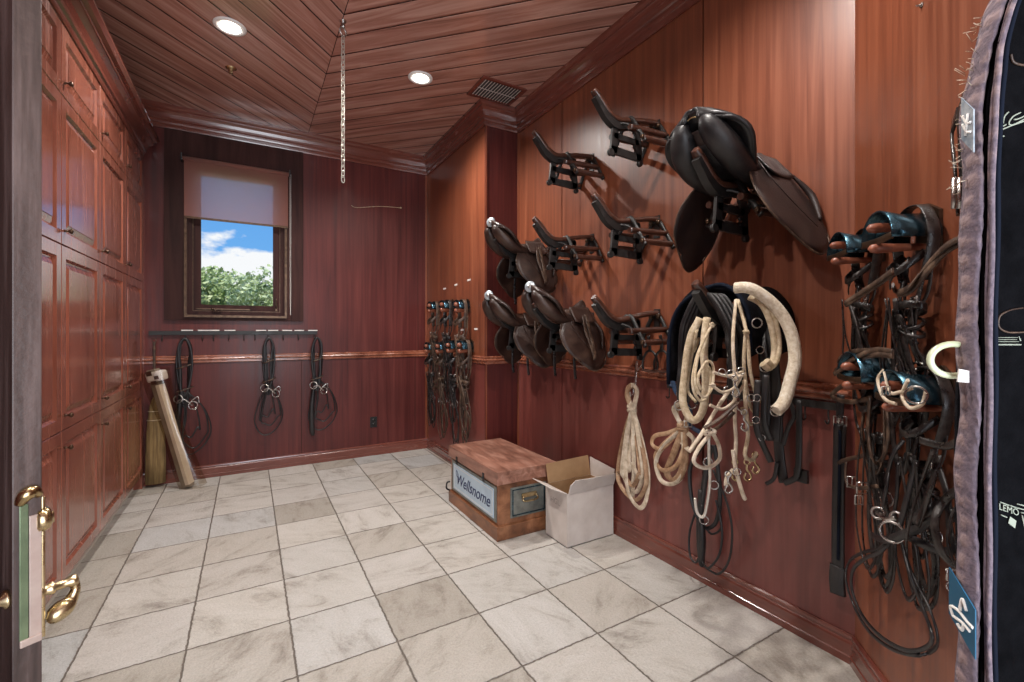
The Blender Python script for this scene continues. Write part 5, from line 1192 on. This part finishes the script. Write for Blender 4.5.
strapB('hanging_strap', 'pale stitched strap with steel rings between the two lower bridles', 'straps', [b([(884, 372), (890, 392), (900, 392), (912, 388)], .17), b([(908, 380), (902, 396), (910, 408), (922, 404), (926, 392)], .17), b([(884, 370), (878, 380), (884, 398), (896, 404)], .15)], .010, 'cream_web', None, [('ring', B(916, 395, .2), .022), ('buckle', B(886, 391, .2), .012)])
t = strapB('stirrup_leathers', 'brown looped leathers with light buckles between long girth and lower bridle', 'leathers', [b([(866, 400), (862, 430), (868, 465), (878, 472), (884, 450), (884, 410)], .08), b([(870, 398), (868, 430), (872, 458), (880, 462), (888, 440), (886, 400)], .1), b([(834, 466), (845, 460), (862, 456), (868, 452)], .08)], .016, 'worn_leather', None, [('buckle', B(852, 482, .1), .02), ('buckle', B(862, 488, .1), .02), ('buckle', B(859, 500, .1), .016)])
g = G(); g.strap([B(846, 462, .09), B(846, 482, .10), B(858, 488, .10), B(878, 486, .10)], .014, .004, nrm=NB); obj('cross_strap', g, MT['worn_leather'], t)
t = thing('bridle_bit', 'loose steel bit hanging low among the straps beside the lower left bridle', 'bit', B(876, 500, .12))
g = G(); g.torus(B(878, 513, .12), .018, .004, (-.9, 0, .2), 16, 6); g.torus(B(896, 518, .12), .018, .004, (-.8, .3, .2), 16, 6); g.tube([B(878, 513, .12), B(886, 519, .13), B(896, 518, .12)], .007, 8); obj('mouthpiece', g, MT['steel'], t)
for k_, L_ in enumerate((b([(890, 462), (886, 490), (882, 512)], .11), b([(898, 462), (897, 492), (894, 515)], .11), b([(904, 440), (893, 455), (886, 480)], .10))):
    g = G(); g.strap(L_, .016, .005, nrm=NB); obj('side_strap', g, MT['black_leather'], t)

# ============================================================ QUILTED PAD HANGING AT THE ENTRANCE (near right)
Rr = V((cs, -sn, 0)); Ff = V((sn, cs, 0))
e0 = EYE + ray(988, 331) * .62; e0.z = 0
# local frame: r runs away from the free edge to the wall, d is the thickness away from the camera
rdir = (Rr * .98 + Ff * .08).normalized(); ddir = V((.64, .77, 0)).normalized()
PW = lambda r, d, z: e0 + rdir * r + ddir * d + V((0, 0, z))
t = thing('quilted_pad', 'thick dark quilted pad with purple grey edge hanging at the right of the entrance', 'saddle pad', e0 + rdir * .2 + V((0, 0, .8)))
prof = [(.74, .004), (.95, 0), (1.2, .0), (1.45, .002), (1.62, .006), (1.72, .010), (1.80, .020), (1.86, .040), (1.92, .075), (1.97, .13), (1.995, .22)]
def er(z):
    for (a, ra_), (b2, rb_) in zip(prof[:-1], prof[1:]):
        if a <= z <= b2: return ra_ + (rb_ - ra_) * (z - a) / (b2 - a)
    return prof[-1][1]
DD = .046
g = G(); out = [(r, z) for z, r in prof] + [(.38, 2.0), (.38, .74)]
g.prism([(r, z) for r, z in out], e0, rdir, (0, 0, 1), ddir, DD, sm=False); body = obj('pad_body', g, noisy('pad_black', [(.002, .002, .0025), (.005, .005, .006)], (30, 30, 30), .95, spec=.04, bump=.5, bscale=300), t)
# quilted edge strip, slightly proud and ruffled
rd = random.Random(3); grid = []; n = 90
for i in range(n + 1):
    z = .74 + (1.95 - .74) * i / n; row = []
    for j in range(9):
        s_ = j / 8; d = .010 + (DD - .012) * s_
        q = .0018 * math.sin(z * 210) * math.sin(s_ * math.pi * 3) + .003 * math.sin(z * 37 + 1) * s_
        row.append(PW(er(z) - .006 - .004 * math.sin(math.pi * s_) - q, d + .003 * math.sin(z * 23), z))
    grid.append(row)
def check_cloth():
    m = mat('quilt_cloth', (.3, .24, .26), .95); N, L, b_ = nodes(m); t_ = N.new('ShaderNodeTexCoord')
    w1 = N.new('ShaderNodeTexWave'); w1.bands_direction = 'Z'; w1.inputs['Scale'].default_value = 11; w1.inputs['Distortion'].default_value = 1.5; w1.inputs['Detail'].default_value = 3; w1.inputs['Detail Scale'].default_value = 6
    w2 = N.new('ShaderNodeTexWave'); w2.bands_direction = 'X'; w2.inputs['Scale'].default_value = 14; w2.inputs['Distortion'].default_value = 1.5
    nz_ = N.new('ShaderNodeTexNoise'); nz_.inputs['Scale'].default_value = 160; nz_.inputs['Detail'].default_value = 4
    for q in (w1, w2, nz_): L.new(t_.outputs['Object'], q.inputs[0])
    a = N.new('ShaderNodeMath'); a.operation = 'MULTIPLY'; L.new(w1.outputs[1], a.inputs[0]); L.new(w2.outputs[1], a.inputs[1])
    s_ = N.new('ShaderNodeMath'); s_.operation = 'ADD'; L.new(a.outputs[0], s_.inputs[0]); L.new(nz_.outputs[0], s_.inputs[1])
    r = N.new('ShaderNodeValToRGB'); e = r.color_ramp.elements; e[0].position = .3; e[0].color = (.10, .078, .098, 1); e[1].position = 1.2 if 0 else 1.0; e[1].color = (.27, .20, .205, 1)
    q = e.new(.62); q.color = (.17, .13, .155, 1)
    L.new(s_.outputs[0], r.inputs[0]); L.new(r.outputs[0], b_.inputs['Base Color'])
    bp = N.new('ShaderNodeBump'); bp.inputs['Strength'].default_value = .8; bp.inputs['Distance'].default_value = .003; L.new(s_.outputs[0], bp.inputs['Height']); L.new(bp.outputs[0], b_.inputs['Normal'])
check_cloth()
g = G(); g.sheet(grid, .004); obj('quilted_edge', g, MT['quilt_cloth'], t, label='purple grey quilted edge strip')
zs = [.74 + i * .035 for i in range(35)]
for d, r_, m, nm in ((.004, .0024, 'quilt_cloth', 'piping'), (-.001, .0030, 'quilt_cloth', 'piping'), (-.002, .0032, 'navy_edge', 'binding')):
    g = G(); g.tube([PW(er(z) + (.001 if nm == 'piping' else .0075) + .0010 * math.sin(z * 31 + d * 900), d, z) for z in zs], r_, 8, n=2, asp=1.0); obj(nm, g, MT[m], t)
g = G(); g.tube([PW(er(z) + .001, .010, z) for z in zs], .003, 8, n=2); obj('dark_seam', g, MT['pad_black'], t)
# frayed fibres at the top of the edge
g = G()
for k in range(46):
    z = rd.uniform(1.60, 1.86) ; p = PW(er(z) - .008, rd.uniform(.03, DD + .004), z)
    g.tube([p, p - rdir * rd.uniform(.004, .014) + V((0, 0, rd.uniform(-.008, .012))) + ddir * rd.uniform(-.004, .010)], .0005, 4, n=1)
obj('frayed_fibres', g, MT['cream_web'], t)['kind'] = 'stuff'
# loose woven layer behind
grid = []
for i in range(31):
    z = .76 + (1.76 - .76) * i / 30; grid.append([PW(er(z) + .004 + .012 * math.sin(z * 9) * .3 + .02 * max(0, z - 1.5), DD + .004 + .006 * j / 3, z) for j in range(4)])
g = G(); g.sheet(grid, .004); obj('inner_layer', g, MT['felt_black'], t)
# patches: blue badge below, pale badge above
def patch(px0, py, hgt, wd, ang, m, nm):
    z = S + (331 - py) * .66 / FOC; d0 = DD * .52
    ux = (ddir * math.cos(ang) + V((0, 0, 1)) * math.sin(ang)).normalized(); uy = V((0, 0, 1)); n_ = -rdir
    o_ = PW(er(z) - .0165, d0, z)
    g = G(); g.prism([(-wd / 2, -hgt / 2), (wd / 2, -hgt / 2), (wd / 2, hgt / 2), (-wd / 2, hgt / 2)], o_, ux, uy, n_, .002); return g, o_ + n_ * .0025, ux, uy, n_
g, o_, ux, uy, n_ = patch(0, 604, .068, .058, math.radians(38), 'label_blue', 'badge'); bd_ = obj('badge', g, MT['label_blue'], t, label='deep blue badge with white emblem')
g = G()
for P in ([(-.026, .006), (-.012, .0), (.004, -.004), (.020, -.014)], [(-.020, -.006), (-.004, -.012), (.012, -.022), (.018, -.026)], [(-.012, .014), (-.004, .022), (.0, .010), (.002, .0)], [(.020, -.014), (.024, -.020), (.018, -.026)], [(-.006, -.012), (-.002, -.024), (.008, -.026)]):
    g.tube([o_ + ux * a + uy * b2 for a, b2 in P], .0022, 6)
obj('emblem', g, MT['print_white'], bd_)
g, o_, ux, uy, n_ = patch(0, 130, .060, .034, math.radians(52), 'print_white', 'badge'); bd_ = obj('badge', g, noisy('badge_pale', [(.12, .17, .22), (.50, .54, .56)], (60, 60, 60), .6), t, label='pale blue badge near the top')
g = G()
for P in ([(-.012, .010), (.0, .002), (.012, .006)], [(-.012, -.004), (.0, -.010), (.012, -.006)], [(-.004, .018), (.004, -.018)]): g.tube([o_ + ux * a + uy * b2 for a, b2 in P], .0018, 6)
obj('emblem', g, MT['print_white'], bd_)
# printed marks on the black face
def pf(px, py):       # point on the camera-side face of the pad
    d = ray(px, py); n_ = rdir.cross(V((0, 0, 1))); k = (e0 - EYE).dot(n_) / d.dot(n_); return EYE + d * k - ddir * .0012
g = G()
for P in ([(1007.5, 112.5), (1003.5, 117), (1002, 124)], [(1019.5, 113), (1012, 117), (1008, 123), (1010, 125.5), (1015, 124), (1026, 118)], [(1013, 120), (1018, 119), (1030, 113)], [(1001, 130), (1012, 125.5), (1034, 118)], [(1001.5, 127), (1005, 125)], [(1002, 136), (1003, 137)]):
    g.tube([pf(*q) for q in P], .0010, 6)
obj('script_marking', g, MT['print_grey'], t)
g = G(); o_ = pf(1008, 510); u_ = (pf(1016, 512.4) - pf(1000, 507.0)).normalized(); text_mesh(g, 'LEMO', pf(1008, 509.5), u_, V((0, 0, 1)), .0125, depth=.0004)
for P in ([(999, 501.5), (1008, 505)], [(1009, 505), (1017, 508)], [(1000, 514.5), (1006, 517)], [(1016, 503.5), (1034, 508)], [(1014, 507), (1034, 512)], [(1020, 512), (1034, 515)], [(1021, 515), (1024, 527)]): g.tube([pf(*q) for q in P], .0009, 5, n=1)
g.prism([(0, 0), (.010, -.003), (.008, -.014), (-.003, -.010)], pf(1009, 516), u_, (0, 0, 1), -ddir, .0006)
obj('lettered_marking', g, MT['print_grey'], t)
g = G()
for py, x1 in ((337.5, 1017), (339.6, 1016), (341.6, 1018)): g.tube([pf(997, py), pf(x1, py)], .0005, 4, n=1)
g.tube([pf(996, 344.6), pf(1020, 344.6)], .0011, 5, n=1); g.prism([(0, -.006), (.002, -.006), (-.001, .0), (-.002, .0)], pf(1019, 336.5), rdir, (0, 0, 1), -ddir, .0004); obj('woven_size_tag', g, MT['print_grey'], t)
g = G(); g.tube([pf(*q) for q in ((1022, 308), (1010, 310), (1000, 315), (997.5, 322), (999, 328), (1006, 332), (1016, 332.5), (1024, 332))], .0012, 6); obj('stitched_loop', g, MT['worn_leather'], t)
g = G(); g.tube([pf(*q) for q in ((1010, 55), (1012, 62), (1018, 65), (1026, 66))], .0016, 6); obj('stitched_loop', g, MT['worn_leather'], t)
# D-shaped ring on a leather tab
t = thing('girth_ring', 'large pale green oval ring on a brown leather tab at the pad edge', 'ring', EYE + ray(955, 360) * .66)
f0 = .655; ce = EYE + ray(953, 360) * f0; u = (ray(975, 358) - ray(940, 361)); u = (V((u.x, u.y, 0))).normalized()
g = G(); g.torus(ce, .033, .0045, u.cross(V((0, 0, 1))), 28, 10, sx=.70, up=u); obj('ring', g, noisy('ring_pale', [(.45, .50, .30), (.62, .66, .45)], (20, 20, 20), .3, coat=.4), t)
g = G(); c1 = EYE + ray(974, 357) * .64; c2 = EYE + ray(986, 358) * .635
g.strap([c1 - u * .004 - V((0, 0, .0)), (c1 + c2) / 2 - ddir * .006, c2], .034, .006, wdir=V((0, 0, 1))); obj('leather_tab', g, MT['worn_leather'], t)
g = G(); g.prism([(-.012, -.008), (.010, -.010), (.012, .006), (-.010, .010)], EYE + ray(965, 376) * .64, u, (0, 0, 1), u.cross(V((0, 0, 1))), .002); obj('paper_tag', g, MT['tag_white'], t)
# steel buckle ends and dark strap between the pad and the wall
strapB('buckled_strap', 'dark strap with two bright steel prongs above the upper right bridle', 'strap', [b([(958, 112), (952, 135), (955, 170), (958, 215)], .22), b([(968, 90), (962, 120), (964, 160), (966, 210)], .24)], .03, 'strap_leather', None, ())
t = thing('steel_prongs', 'pair of bright steel buckle prongs between upper right bridle and pad', 'buckle', B(956, 195, .26))
for px in (954, 960):
    g = G(); g.tube([B(px, 178, .27), B(px + .5, 195, .275), B(px, 208, .27)], .005, 8); obj('prong', g, MT['steel'], t)
g = G(); g.tube([B(953, 192, .27), B(963, 190, .27)], .003, 6, n=1); obj('cross_bar', g, MT['steel'], t)
p = B(922, 5, .0)
t = tag(obj('wall_screw', G().lathe([(.009, 0), (.008, .004), (.003, .006), (.002, .016), (.001, .017)], p, NB, 12), MT['steel']), 'small steel screw high on the angled wall at the top of the photo', 'screw')
